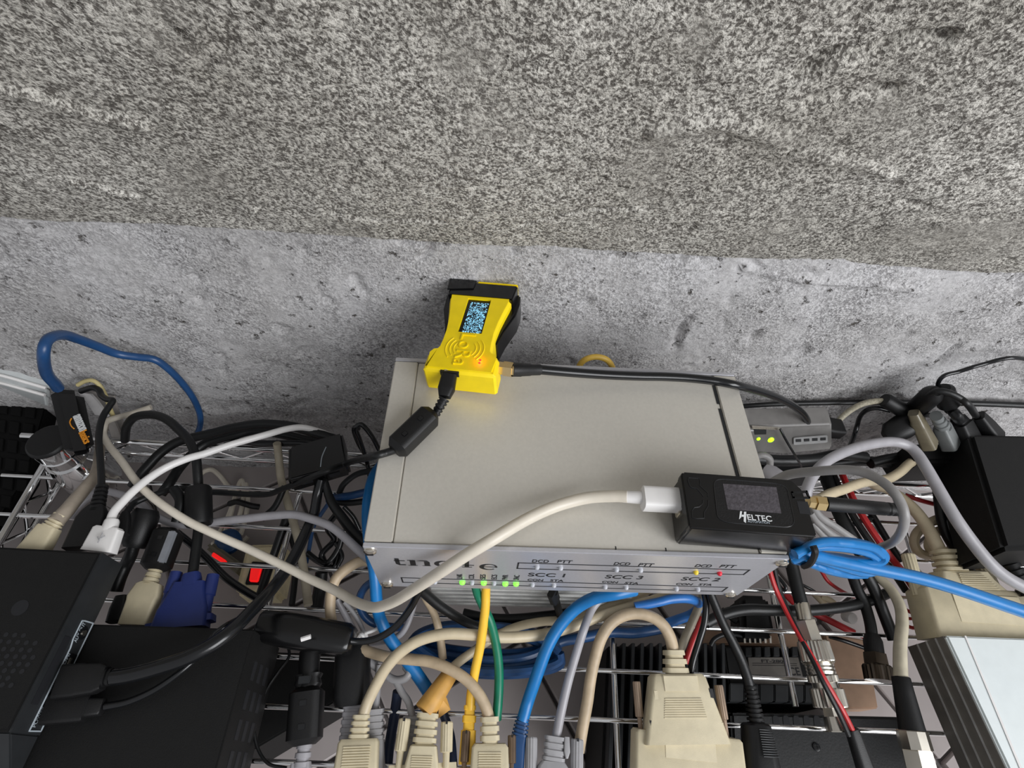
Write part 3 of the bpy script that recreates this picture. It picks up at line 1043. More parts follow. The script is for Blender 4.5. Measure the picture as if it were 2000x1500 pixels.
# small hub under the black lead
hub = thing('usb_hub', 'small glossy black hub between the cables left of the silver box', 'hub', Z(620, 915, -100))
t = corners('563,872,-78 668,843,-78 680,908,-78 562,940,-78')
up = (t[1] - t[0]).cross(t[3] - t[0]).normalized()
if up.dot(t[0] - CAM) < 0:
    up = -up
M().hexa(t, corners('572,893,-92 676,866,-92 687,928,-92 571,963,-92'), 0.0016, 3).build('case', BSAT, hub)
up = (corners('571,963,-92')[0] - t[3]).normalized()
e = (t[2] - t[3])
for k in (0.2, 0.66):
    a = t[3] + e * k + up * 0.0045
    fw = up.cross(e).normalized()
    if fw.dot(t[3] - t[0]) < 0:
        fw = -fw
    b = a + e * 0.18
    M().hexa([a + fw * 0.0004, b + fw * 0.0004, b - fw * 0.001, a - fw * 0.001], [p + up * 0.0032 for p in (a + fw * 0.0004, b + fw * 0.0004, b - fw * 0.001, a - fw * 0.001)]).build('usb_port', INK, hub)
mb = M().tube(smooth(parse('637,873,-77.9 629,892,-77.9 626,912,-77.9')), 0.0003, 6)
mb.build('scratch', GINK, hub)

# basic adapter at upper left
adp = thing('adapter', 'black boxy adapter with a printed logo leaning on the chrome post', 'adapter', Z(140, 840, -110))
t = corners('95,758,-86 162,763,-86 188,884,-72 128,895,-72')
dn = (t[0] * 0.5 + t[2] * 0.5 - CAM).normalized()
M().hexa(t, [p + dn * 0.017 for p in t], 0.0042, 4).build('case', BPLA, adp)
ap = Pl(t[3], t[2] - t[3], t[0] - t[3])
for w_, p0, p1, h_, m_ in (('amazon', (143, 814), (156, 844), 0.0036, WINK), ('basics', (154, 846), (165, 868), 0.0040, OINK)):
    a, b = V(ap.hit(*p0)), V(ap.hit(*p1))
    f = Pl(ap.p(a.x, a.y, 0), ap.p(b.x, b.y, 0) - ap.p(a.x, a.y, 0), t[2] - t[3])
    textm(w_, f, 0, (b - a).length, 0, h_, 0.0004, 0.0004, 0.02).build('lettering', m_, adp)
M().tube(smooth([ap.p(*ap.hit(*c), 0.0003) for c in ((140, 818), (137, 825), (140, 833), (145, 838))]), 0.00035, 6).build('logo_arc', OINK, adp)
a, b = parse('121,884,-78 127,900,-77')
M().tube([a, b], 0.0008, 6).build('port_slot', GREY, adp)

# small grey converter behind the modem
cv = thing('media_converter', 'small grey converter box with green lights behind the silver box', 'converter', Z(1540, 885, -64))
A = parse('1440,826,-47 1600,821,-47 1626,829,-47 1536,833,-47')
tl, tr_ = parse('1452,832,-47')[0], None
fb = parse('1440,833,-47 1536,832,-47 1625,829,-47')
bb = parse('1448,882,-66 1534,888,-66 1625,879,-66')
bk = [p + V((0, 0.012, 0.002)) for p in fb]
bk2 = [p + V((0, 0.012, 0.002)) for p in bb]
M().add(fb + bb + bk + bk2, [(0, 1, 4, 3), (1, 2, 5, 4), (6, 7, 10, 9)[::-1], (7, 8, 11, 10)[::-1], (0, 6, 7, 1), (1, 7, 8, 2), (3, 4, 10, 9), (4, 5, 11, 10), (0, 3, 9, 6), (2, 8, 11, 5)], 0.0012, 3).build('case', mat('grey_plastic', '686664', 0.45), cv)
LP = Pl(fb[0], fb[1] - fb[0], fb[0] - bb[0])
RP = Pl(fb[1], fb[2] - fb[1], fb[1] - bb[1])
for pl_ in (LP, RP):
    pl_.sg = 1 if pl_.z.dot(CAM - pl_.o) > 0 else -1


def quad(pl, pts, z0, z1):
    h = [pl.hit(*c) for c in pts]
    return M().hexa([pl.p(a, b, z1 * pl.sg) for a, b in h], [pl.p(a, b, z0 * pl.sg) for a, b in h])


quad(LP, ((1462, 839), (1530, 842), (1529, 881), (1470, 878)), -0.0004, 0.0003).build('face_plate', mat('pale_grey_plastic', 'b3b4b4', 0.4), cv)
quad(LP, ((1472, 837), (1496, 838), (1495, 864), (1474, 863)), -0.0004, 0.0006).build('socket', INK, cv)
quad(LP, ((1468, 831), (1522, 834), (1522, 838), (1468, 836)), 0.0, 0.0008).build('connector_rim', STEEL, cv)
for u, v, r, m in ((1480, 855, 0.0011, LEDY), (1504, 857, 0.0019, LEDY)):
    a = LP.p(*LP.hit(u, v), 0.0006 * LP.sg)
    M().lathe(Fr(a, a + LP.z * LP.sg * 0.001, (1, 0, 0)), [(0, r), (0.0006, r), (0.001, r * 0.6)], 14).build('indicator', m, cv)
h = [RP.hit(*c) for c in ((1549, 854), (1615, 849), (1615, 863), (1549, 868))]
M().prism(RP, rrect(h, 0.1), 0, 0.0007 * RP.sg).build('vent_strip', mat('mid_grey_plastic', '979797', 0.4), cv)
for k in range(4):
    u = 1553 + k * 16
    quad(RP, ((u, 856.5 - k), (u + 10, 856 - k), (u + 10, 861 - k), (u, 861.5 - k)), 0.0, 0.001).build('vent_slot', INK, cv)

# transceiver with fins below the rack
trx = thing('transceiver', 'black finned transceiver lying under the rack wires', 'radio', Z(1400, 1350, -160))
t = corners('1186,1262,-150 1410,1262,-150 1414,1610,-150 1170,1610,-150')
M().hexa(t, [V((p.x, p.y, FZ + 0.001)) for p in t], 0.001).build('body', DARK, trx)
a, b, c = t[0], t[1], t[3]
for k in range(13):
    p = a.lerp(b, (k + 0.5) / 13)
    q = c.lerp(t[2], (k + 0.5) / 13)
    w = V((0.0012, 0, 0))
    M().hexa([p - w + V((0, 0, .0095)), p + w + V((0, 0, .0095)), q + w + V((0, 0, .0095)), q - w + V((0, 0, .0095))], [p - w, p + w, q + w, q - w], 0.0004, 1).build('fin', CHAR, trx)
t = corners('1414,1262,-146 1624,1268,-146 1650,1374,-146 1428,1370,-146')
M().hexa(t, [V((p.x, p.y, FZ + 0.001)) for p in t], 0.001).build('rear_block', DARK, trx)
for k in range(9):
    q = corners(f'{1452 + k * 18},1265,-146 {1464 + k * 18},1265,-146 {1465 + k * 18},1284,-146 {1453 + k * 18},1284,-146')
    M().hexa([p + V((0, 0, .003)) for p in q], q, 0.0004, 1).build('fin', CHAR, trx)
lb = corners('1461,1284,-144.8 1559,1284,-144.8 1572,1338,-144.8 1468,1336,-144.8')
pl_ = M().hexa(lb, [p - V((0, 0, .0014)) for p in lb]).build('type_plate', LABEL, trx)
LBP = Pl(lb[3], lb[2] - lb[3], lb[0] - lb[3])
ptext(LBP, 'FT-2800', 1488, 1294, 1538, 1295, 0.0016, INK, pl_, off=0.0002)
ptext(LBP, 'CE', 1544, 1319, 1564, 1319, 0.0042, INK, pl_, off=0.0002)
for v in (1295.5, 1299.5):
    mb = M()
    LBP.bar(mb, LBP.hit(1470, v), LBP.hit(1556, v + 1), 0.0002, 0, 0.0002)
    mb.build('printed_line', INK, pl_)
t = corners('1424,1334,-142 1600,1338,-142 1600,1372,-142 1424,1370,-142')
for k in range(6):
    p, q = t[0].lerp(t[1], k / 6 + 0.004), t[0].lerp(t[1], (k + 1) / 6 - 0.004)
    r, s_ = t[3].lerp(t[2], (k + 1) / 6 - 0.004), t[3].lerp(t[2], k / 6 + 0.004)
    M().hexa([p, q, r, s_], [x - V((0, 0, .01)) for x in (p, q, r, s_)], 0.0006).build('terminal_block', CHAR, trx)
bt = thing('slotted_housing', 'black slotted plastic housing in front of the finned transceiver', 'housing', Z(1570, 1450, -170))
t = corners('1428,1392,-147 1760,1400,-147 1830,1640,-147 1440,1640,-147')
M().hexa(t, [V((p.x, p.y, FZ + 0.001)) for p in t], 0.0015).build('body', mat('housing_plastic', '222324', 0.55, bump=0.2), bt)
for k in range(5):
    u = 1508 + k * 20
    q = corners(f'{u},1398,-146.9 {u + 12},1398,-146.9 {u + 16},1426,-146.9 {u + 4},1427,-146.9')
    M().prism(Pl(q[0], (1, 0, 0), (0, 1, 0)), rrect([(p.x - q[0].x, p.y - q[0].y) for p in q][::-1], 0.3), -0.0002, 0.0002).build('slot', INK, bt)
a = Z(1594, 1459, -147)
M().lathe(Fr(a, a + V((0, 0, 0.001)), (0, 1, 0)), [(0, 0.0021), (0.0006, 0.0021), (0.0008, 0.0012)], 18).build('screw', GLOSS, bt)

# board, power strip and sleeve lying below the rack
wb = corners('1610,1236,-185 1692,1250,-185 1716,1384,-185 1640,1384,-185')
single(M().hexa(wb, [V((p.x, p.y, FZ)) for p in wb], 0.0008), 'wood_offcut', WOOD, 'brown wooden board below the silver coax plugs', 'board')
wb = corners('1360,1228,-188 1560,1236,-188 1560,1262,-188 1350,1258,-188')
single(M().hexa(wb, [V((p.x, p.y, FZ)) for p in wb], 0.0008), 'wood_strip', WOOD, 'narrow strip of brown wood behind the finned transceiver', 'board')
ps = thing('power_strip', 'cream power strip with a lit red rocker switch under the rack', 'power strip', Z(500, 1120, -200))
t = corners('481,1062,-178 560,1060,-178 540,1160,-178 455,1160,-178')
M().hexa(t, [V((p.x, p.y, FZ)) for p in t], 0.003).build('body', CREAM, ps)
t = corners('492,1096,-176.5 530,1099,-176.5 519,1142,-176.5 478,1141,-176.5')
M().hexa(t, [p - V((0, 0, .005)) for p in t], 0.0005).build('switch_frame', BPLA, ps)
t = corners('490,1107,-174.5 511,1108,-174.5 503,1136,-174.5 486,1135,-174.5')
M().hexa(t, [p - V((0, 0, .004)) for p in t], 0.0006).build('rocker_switch', REDLIT, ps)['label'] = 'lit red rocker switch'
ps = thing('power_strip', 'dark power strip with a small lit red switch beside the blue plug', 'power strip', Z(430, 1090, -200))
t = corners('398,1068,-182 412,1056,-182 480,1105,-182 462,1120,-182')
M().hexa(t, [V((p.x, p.y, FZ)) for p in t], 0.002).build('body', mat('olive_grey_plastic', '6b6656', 0.5), ps)
t = corners('416,1078,-180.5 441,1094,-180.5 436,1100,-180.5 412,1085,-180.5')
M().hexa(t, [p - V((0, 0, .004)) for p in t], 0.0004).build('rocker_switch', REDLIT, ps)
a, b = parse('448,1060,-190 482,1066,-190')
f = Fr(a + V((0, 0, 0)), a + V((0, 0, 0.012)), (1, 0, 0))
single(M().lathe(f, [(0, 0.009), (0.004, 0.009), (0.006, 0.007), (0.0065, 0.003)], 24), 'bottle_cap', NAVY, 'round blue cap under the white cable by the cream power strip', 'cap')

# ------------------------------------------------------------------ cables: a thing is a cord with its own plugs
def cab(name, label, st, w, m, cat='cable', group=None, n=10):
    p = parse(st)
    t = thing(name, label, cat, p[0], group)
    tubem(st, w, n).build('cord', m, t)
    return t


def fr2(ax, up=(0, 0, 1)):
    a, b = parse(ax)
    return Fr(a, b, up)


def body(t, name, m, ax, st, c=0.3, up=(0, 0, 1), label=None):
    f = fr2(ax, up)
    o = M().loft(f, [(y * f.L, w * f.s, h * f.s) for y, w, h in st], c).build(name, m, t)
    if label:
        o['label'] = label
    return o


def relief(t, m, ax, n, w0, w1, h=None, name='strain_relief', c=0.4, deep=0.78):
    """ribbed sleeve round a cord"""
    f = fr2(ax)
    st = []
    for i in range(n):
        for q, k in ((0.0, 1), (0.55, 1), (0.6, deep), (0.97, deep)):
            y = (i + q) / n
            w = (w0 + (w1 - w0) * y) * k * f.s
            st.append((y * f.L, w, w if h is None else h * k * f.s))
    st.append((f.L, w1 * f.s, (w1 if h is None else h) * f.s))
    return M().loft(f, st, c).build(name, m, t)


def knob(t, m, ax, w, name='thumbscrew', slot=True, tip=True):
    f = fr2(ax)
    r = w / 2 * f.s
    L = f.L
    pr = [(0, r * 0.9), (L * 0.03, r), (L * 0.66, r * 0.98)]
    pr += [(L * 0.68, r * 0.55), (L, r * 0.5)] if tip else [(L, r)]
    o = M().lathe(f, pr, 28, 0.07).build(name, m, t, 20)
    if slot:
        M().box(f, -r * 0.15, r * 0.15, -0.0003, L * 0.06, -r * 0.9, r * 1.04).build('slot', INK, o)
    return o


def ferrite(t, ax, w, m=BPLA, name='ferrite_bead'):
    f = fr2(ax)
    s = w * f.s
    L = f.L
    o = M().loft(f, [(0, s * 0.62, s * 0.62), (L * 0.07, s * 0.9, s * 0.9), (L * 0.1, s, s), (L * 0.9, s, s), (L * 0.93, s * 0.9, s * 0.9), (L, s * 0.62, s * 0.62)], 0.26).build(name, m, t, 30)
    for y in (0.25, 0.65):
        M().box(f, -s * 0.1, s * 0.12, L * y, L * (y + 0.1), s * 0.49, s * 0.53, 0.0002).build('latch', GLOSS, o)
    return o


# --- leads of the two radios
c = cab('usb_lead', 'black lead with ferrite bead plugged into the yellow tracker', '857,795,9 848,812,5 838,832,5 790,872,4 773,878,3 755,884,2.6 733,890,2.2 712,895,-14 680,904,-68 635,921,-66 587,941,-80 549,956,-92 525,965,-98 493,966,-102 427,962,-104 400,961,-104 368,955,-100 341,955,-98 312,963,-94 283,973,-90 262,983,-88 252,994,-84 245,1004,-82', 12.5, BLACK)
f0 = YP.p(-0.0042, -0.0004, H - 0.0029)
a1 = parse('868,778,10')[0]
a2 = parse('858,790,8')[0]
f = Fr(f0, a1)
M().loft(f, [(0, 0.0068, 0.0046), (f.L * 0.55, 0.0074, 0.0058), (f.L * 0.62, 0.0075, 0.006), (f.L * 0.95, 0.0052, 0.0052)], 0.3).build('plug', BPLA, c)
M().box(f, -0.0028, 0.0028, -0.003, 0.0004, -0.0009, 0.0009, 0.0003).build('plug_tip', STEEL, c)
relief(c, BPLA, '868,778,10 849,812,6', 5, 21, 17)
ferrite(c, '846,806,6.4 770,880,4.5', 44)
body(c, 'plug', BPLA, '246,1000,-82 238,1046,-82', [(0, 12, 12), (0.2, 18, 14), (0.4, 22, 14), (1, 26, 15)])

c = cab('usb_lead', 'long ivory lead running over the front of the silver box into the black node', '295,795,y132 253,809,y126 212,821,-98 203,834,-92 202,850,-90 215,873,-86 237,900,-80 262,935,-74 285,960,-73 320,988,-72 367,1018,-74 404,1036,-76 441,1053,-78 480,1070,-80 508,1083,-80 556,1106,-80 604,1130,-78 652,1152,-72 690,1173,-64 715,1183,-56 737,1186,-48 771,1174,-36 810,1150,-20 862,1116,-4 914,1082,6 966,1051,10 1018,1020,8 1060,999,6 1100,984,5 1150,972,6 1200,969,8.5 1225,970,10', (15, 20), IVORY)
body(c, 'strain_relief', WHITE, '1217,970,9.5 1256,972,10.5', [(0, 22, 22), (1, 25, 24)], 0.42)
body(c, 'plug', WHITE, '1252,973,10.5 1336,978,10.5', [(0, 36, 26), (0.04, 47, 36), (1, 46, 35)], 0.3)

c = single(tubem('992,717,11 1010,718,10.5 1055,722,9 1100,726,7.5 1150,730,6 1200,733,5 1250,735,4.5 1300,736,4.5 1350,739,4.6 1400,745,4.8 1440,753,4 1480,763,-6 1515,775,-16 1545,790,-26 1565,805,-36 1575,818,-44 1578,828,-50', (19, 15)), 'coax_lead', GLOSS, 'glossy black coax lying along the rear of the silver box', 'cable')
del c['label'], c['category']
c.name = 'cord'
cx = thing('coax_lead', 'glossy black coax lying along the rear of the silver box', 'cable', COAX0)
c.parent = cx
c.location = V(c['at']) - V(cx['at'])
f = Fr(COAX0 - V((0.0012, 0, 0)), parse('1056,722,9')[0])
M().lathe(f, [(0, 0.0031), (f.L * 0.3, 0.0032), (f.L * 0.35, 0.003), (f.L * 0.62, 0.0029), (f.L * 0.66, 0.0027), (f.L * 0.97, 0.0026), (f.L, 0.002)], 20).build('heat_shrink', BPLA, cx)

# --- blue, yellow, green
cable('thin blue cable looping high against the plaster at far left', '113,757,y98 108,750,y97 91,729,y94 85,691,y93 94,663,y100 122,654,y110 152,662,y116 192,677,y121 228,691,y124 266,697,y126 301,702,y127 327,719,y127 355,747,y126 377,777,y124 390,807,y122 391,830,y119 385,848,y116', (20, 12), NAVY, 'patch_cable')
c = cab('patch_cable', 'bright blue cable dropping past the left front corner of the silver box', '744,905,-112 728,930,-100 719,965,-92 716,1000,-88 718,1040,-84 724,1085,-80 730,1110,-80 733,1137,-84 736,1176,-92 742,1207,-100 758,1241,-106 776,1267,-110 800,1297,-113 825,1332,-117 848,1368,-119', (19, 25), BLUE)
c = cab('patch_cable', 'bright blue cable curving from under the silver box to a blue plug', '1240,1152,-72 1205,1159,-70 1165,1167,-74 1135,1181,-80 1110,1202,-84 1088,1230,-88 1070,1262,-92 1056,1298,-97 1044,1332,-102 1031,1370,-108 1020,1408,-110', 24, BLUE)
relief(c, NAVY, '1021,1402,-110 1014,1440,-111', 5, 27, 32, 22)
body(c, 'boot', NAVY, '1014,1438,-111 1008,1530,-111', [(0, 30, 22), (0.2, 26, 22), (1, 26, 22)])
c = cab('patch_cable', 'yellow cable hanging in front of the ribbed case', '950,1120,-52.8 949,1150,-68 948,1185,-76 944,1222,-84 938,1262,-92 929,1305,-100 921,1350,-108 918,1385,-111', (17, 19), YELLOW)
body(c, 'boot', YELLOW, '918,1378,-111 911,1500,-112', [(0, 24, 18), (0.07, 24, 18), (0.08, 20, 16), (0.16, 20, 16), (0.17, 27, 20), (0.28, 27, 20), (0.29, 22, 18), (0.4, 22, 18), (0.41, 29, 20), (0.95, 31, 22)])
cable('dark green cable hanging behind the yellow cable', '926,1130,-62 932,1158,-72 944,1185,-78 958,1215,-84 968,1255,-92 974,1300,-100 974,1350,-108 970,1405,-114', (17, 19), GREEN, 'patch_cable')
cable('blue cable loop rising left of the silver front panel', '790,1226,-116 770,1225,-115 742,1221,-114 724,1214,-112 709,1199,-108 702,1178,-103 706,1158,-98 720,1141,-94 740,1134,-92', 15, NAVY, 'patch_cable')
cable('blue cable loop at the right under the silver front panel', '1240,1185,-92 1286,1176,-90 1312,1170,-90 1343,1169,-92 1362,1176,-98 1364,1188,-106 1348,1201,-114 1319,1212,-117 1290,1222,-118', (16, 20), mat('mid_blue_pvc', '2c6cb4', 0.35), 'patch_cable')
cable('blue cable lying between the tan arch and the coiled blue cable', '1085,1258,-119 1103,1251,-119 1144,1244,-119 1192,1235,-119 1240,1236,-119 1290,1228,-119', 20, NAVY, 'patch_cable')
cb = thing('cable_coil', 'coil of deep blue cable tied up behind the beige plugs', 'cable coil', Z(950, 1260, -121))
for k, (cx_, cy_, rx_, ry_, z) in enumerate(((945, 1262, 142, 40, -118), (955, 1268, 138, 44, -113), (938, 1255, 130, 34, -117), (960, 1277, 134, 40, -121), (948, 1250, 124, 26, -121))):
    pts = ' '.join(f'{cx_ + rx_ * math.cos(a) + (10 if k % 2 else -6) * math.sin(3 * a):.1f},{cy_ + ry_ * math.sin(a) + rx_ * 0.05 * math.cos(a):.1f},{z - (2 if math.sin(a) > 0 else 0)}' for a in [i * math.pi / 9 for i in range(19)])
    tubem(pts, 18, 8, 4).build('loop', NAVY, cb)
M().box(fr2('1072,1225,-112 1075,1290,-112'), -0.0012, 0.0012, 0, 0.014, 0.002, 0.0032, 0.0003).build('tie', BPLA, cb)
# bundled bright blue cable at the right
cb = cab('cable_coil', 'bundle of bright blue cable zip tied beside the black node', '1548,1090,-4 1575,1082,0 1620,1092,-6 1680,1105,-12 1740,1117,-16 1800,1130,-20 1860,1147,-24 1920,1167,-28 1975,1186,-32 2040,1206,-36 2250,1262,-50', (22, 28), BLUE, 'cable coil')
for k, st in enumerate(('1552,1084,4 1580,1065,6 1630,1058,4 1680,1062,0 1718,1076,-6 1726,1092,-10 1700,1100,-12 1640,1094,-9 1580,1080,-5', '1553,1086,-3 1590,1068,2 1640,1068,0 1690,1077,-5 1712,1090,-11 1690,1098,-16 1640,1090,-14 1580,1086,-9',
                        '1550,1090,-8 1590,1090,-8 1640,1105,-13 1690,1118,-18 1716,1108,-20 1700,1095,-22', '1550,1092,-12 1585,1100,-13 1620,1113,-17 1660,1121,-22 1690,1121,-25', '1552,1082,6 1600,1060,7 1650,1060,4 1700,1068,-2 1722,1084,-8')):
    tubem(st, 19, 9).build('loop', BLUE, cb)
M().tube(smooth(parse('1588,1066,11 1592,1078,10 1588,1092,4 1580,1102,-4 1570,1106,-12')), 0.0013, 8).build('zip_tie', BPLA, cb)

# --- white and beige leads at left
c = cab('usb_lead', 'bright white lead with square white plug in the media player', '214,1024,-66 222,1001,-66 240,980,-67 262,958,-68 290,935,-70 325,913,-72 365,896,-73 400,886,-74 453,868,-76 520,849,-80 560,838,-84 592,835,-88 627,844,-92 655,855,-96', (15, 13), WHITE)
body(c, 'strain_relief', WHITE, '220,1014,-66 213,1036,-67', [(0, 21, 20), (0.2, 25, 24), (1, 27, 25)], 0.42)
body(c, 'plug', WHITE, '214,1030,-67 193,1078,-69', [(0, 44, 22), (0.08, 52, 26), (1, 60, 28)], 0.2)
f = fr2('213,1038,-66 197,1070,-67')
mb = M()
for p in (((0, 0), (0, 0.6)), ((0, 0.35), (0.2, 0.15)), ((0, 0.45), (-0.2, 0.25))):
    a, b = (f.p(q[0] * f.L, f.L * (0.2 + q[1]), 0.0037) for q in p)
    mb.tube([a, b], 0.0003, 6)
mb.build('plug_symbol', GREY, c)
c = cab('lead', 'pale grey cable winding from the beige square plug to the silver box', '137,1012,-92 150,993,-92 170,974,-92 195,959,-94 225,963,-96 255,973,-98 277,986,-100 296,1003,-101 329,1020,-101 357,1025,-100 395,1023,-99 441,1017,-98 480,1013,-98 533,1007,-96 573,1005,-94 603,1012,-93 640,1025,-92 667,1044,-92 693,1068,-91 722,1094,-90', (14, 17), LGREY)
c = cab('patch_cable', 'greyish cable with ribbed beige square plug in the media player', '108,1020,-67 128,1000,-69 147,977,-72 169,951,-76 185,930,-80 192,908,-84 194,885,-90 199,855,-100 206,825,-108', (27, 15), mat('warm_grey_pvc', '9b9082', 0.5, var=0.15))
relief(c, BEIGE, '120,1006,-67.5 96,1034,-68', 5, 26, 36, 24)
body(c, 'plug', BEIGE, '98,1029,-68 64,1080,-70', [(0, 38, 24), (0.05, 40, 26), (1, 54, 30)], 0.2)
c = cab('power_lead', 'black lead looping from the logo adapter down to a ribbed plug', '158,764,-86 170,760,-84 182,757,-82 193,762,-82 199,773,-82 209,780,-80 220,782,-78 214,793,-78 203,810,-78 196,830,-77 193,858,-76 195,886,-74 197,915,-72 198,945,-70 194,965,-69', 12, BLACK)
relief(c, BPLA, '200,950,-69.5 188,1000,-69', 6, 20, 26)
body(c, 'plug', BPLA, '190,988,-69 158,1072,-69', [(0, 26, 20), (0.12, 40, 24), (0.3, 52, 28), (1, 58, 28)], 0.2)
single(tubem('152,752,y126 165,745,y127 180,743,y127 193,751,y126 204,768,y124 212,790,y121 222,815,y118', 8), 'string', mat('straw_cord', 'b3a676', 0.7), 'thin straw coloured cord behind the logo adapter', 'string')
for k, (st, w) in enumerate((('176,764,-96 198,790,-104 218,830,-114 228,856,-121', 0.0034), ('206,772,-104 222,800,-112 238,840,-119 242,858,-121'.replace('206', '214'), 0.0026), ('164,768,-92 180,786,-94 198,812,-96', 0.0042))):
    p = smooth(parse(st))
    mb = M()
    n = len(p)
    mb.add([q + V((-w, 0.0006, 0)) for q in p] + [q + V((w, -0.0006, 0)) for q in p] + [q + V((w, 0.0008, -0.0012)) for q in p] + [q + V((-w, 0.0012, -0.0012)) for q in p],
           [(i, i + 1, n + i + 1, n + i) for i in range(n - 1)] + [(n + i, n + i + 1, 2 * n + i + 1, 2 * n + i) for i in range(n - 1)] + [(2 * n + i, 2 * n + i + 1, 3 * n + i + 1, 3 * n + i) for i in range(n - 1)] + [(3 * n + i, 3 * n + i + 1, i + 1, i) for i in range(n - 1)] + [(0, n, 2 * n, 3 * n), (n - 1, 4 * n - 1, 3 * n - 1, 2 * n - 1)])
    single(mb, 'strap', mat('grey_strap', '8f8a86', 0.6) if k < 2 else mat('pale_strap', 'b5b3b3', 0.5), ('wide grey strap hanging down the wall beside the logo adapter', 'narrow grey strap right of the wide grey strap', 'pale strap tucked behind the logo adapter')[k], 'strap')

# --- thick black leads
c = cab('video_lead', 'thick black lead arching by the wall into the blue video plug', '244,860,-116 246,839,-106 252,825,-100 265,814,-96 286,810,-93 309,812,-90 330,822,-87 349,839,-84 366,856,-82 376,874,-82 383,895,-83 386,925,-86 388,960,-90 389,1000,-92 387,1040,-92 382,1080,-93 376,1124,-94', 17, BLACK)
body(c, 'ferrite_bead', BPLA, '388,952,-89 388,1026,-93', [(0, 40, 40), (0.06, 46, 46), (0.94, 48, 48), (1, 42, 42)], 0.42)
body(c, 'strain_relief', VGAB, '375,1121,-94 373,1146,-94', [(0, 30, 24), (0.3, 34, 26), (1, 38, 28)], 0.35)
body(c, 'plug', VGAB, '373,1138,-94 352,1228,-95', [(0, 58, 26), (0.2, 66, 32), (0.55, 88, 34), (0.6, 92, 36), (1, 100, 38)], 0.22)
body(c, 'plug_rim', VGAB, '354,1211,-96 352,1224,-96', [(0, 122, 30), (1, 124, 30)], 0.2)
for ax in ('345,1118,-95 322,1192,-95', '417,1123,-95 399,1196,-95'):
    body(c, 'thumbscrew', VGAB, ax, [(0, 22, 22), (0.55, 24, 24), (0.57, 20, 20), (1, 22, 22)], 0.45)
cable('upper thick black cable running left along the rear truss', '655,858,-92 600,841,-92 560,831,-94 507,828,-97 453,836,-101 415,846,-104 371,856,-107 341,866,-108 312,886,-110 291,908,-112 274,927,-114 258,950,-118', 18, BLACK)
cable('lower thick black cable running left along the rear truss', '645,868,-108 600,860,-109 555,849,-111 500,841,-113 460,849,-114 422,859,-116 397,869,-117 371,891,-118 349,916,-118 333,941,-115 315,965,-117', 18, BLACK)
cable('slack black cable dipping behind the white lead near the hub', '630,872,-100 590,866,-104 545,866,-108 505,866,-112 470,862,-116 440,870,-119', 13, GLOSS)
c = cab('video_lead', 'glossy black lead from the hub down to a video plug in the media player', '627,935,-86 620,965,-92 614,1000,-96 604,1024,-98 591,1053,-97 578,1080,-95 562,1109,-92 540,1139,-88 516,1168,-82 492,1192,-76 462,1223,-70 432,1248,-67 396,1270,-66 360,1287,-66 325,1299,-66 288,1310,-67 250,1319,-68 222,1323,-69', (22, 27), GLOSS)
relief(c, BPLA, '238,1320,-69 200,1324,-70', 4, 26, 34, 22)
body(c, 'plug', BPLA, '206,1324,-70 118,1332,-71', [(0, 40, 22), (0.15, 52, 26), (0.5, 56, 27), (0.53, 58, 28), (1, 60, 28)], 0.2)
c = cab('power_lead', 'thin glossy black lead with flat plug at the lower side socket', '494,1194,-106 468,1207,-90 440,1222,-76 415,1243,-77 390,1277,-73 360,1306,-72 306,1345,-73 252,1370,-74 205,1380,-74', (9, 13), GLOSS)
body(c, 'plug', BPLA, '202,1380,-74 92,1386,-74', [(0, 24, 18), (0.02, 30, 20), (0.26, 34, 22), (0.27, 44, 26), (0.3, 48, 26), (1, 52, 26)], 0.25)
cable('short black cable slanting right from the hub to the silver box', '632,935,-88 640,962,-92 650,985,-94 667,1009,-96 688,1037,-97 716,1066,-97', (15, 23), BLACK)
cable('thin black wire hooked over behind the silver box at left', '742,882,-96 728,855,-84 712,834,-78 702,829,-77 695,838,-80 703,860,-90 716,900,-112 722,930,-118', 9, GLOSS, 'wire')
cable('second thin black hook wire left of the silver box', '703,838,-84 692,834,-84 691,845,-88 700,868,-98 712,888,-108', 7, GLOSS, 'wire')
cable('greenish tan cable dropping straight past the hub', '541,866,-104 544,890,-112 549,935,-118 560,975,-119 573,1020,-119 584,1060,-119 591,1100,-119 597,1140,-119 602,1182,-119', 16, mat('drab_pvc', '9d9482', 0.5, var=0.12))
cable('black cable crossing diagonally over the tiles beside the red switch', '345,1040,-112 376,1065,-114 404,1091,-116 441,1128,-117 480,1155,-117 515,1175,-116', 15, GLOSS)
cable('black strap hanging in front of the cream power strip', '560,1010,-126.8 548,1045,-131 538,1075,-134 526,1108,-137 512,1150,-139 498,1190,-139', 16, BLACK, 'strap', 'strap')
cable('black wire crossing behind the drab tan cable', '556,1008,-129 566,1040,-132 574,1068,-134 584,1100,-136', 11, BLACK, 'wire')
cable('looped black wire left of the drab tan cable below the hub', '556,950,-110 545,975,-114 535,992,-117 522,1004,-119 512,1014,-121', 12, BLACK, 'wire')
cable('wide black cable hanging below the ivory lead by the black plug', '628,1118,-131 626,1140,-134 622,1165,-136 618,1195,-137', 24, BLACK)
cable('black cord standing beside the wide black cable', '577,1120,-128 574,1150,-128 570,1182,-128', 12, BLACK)
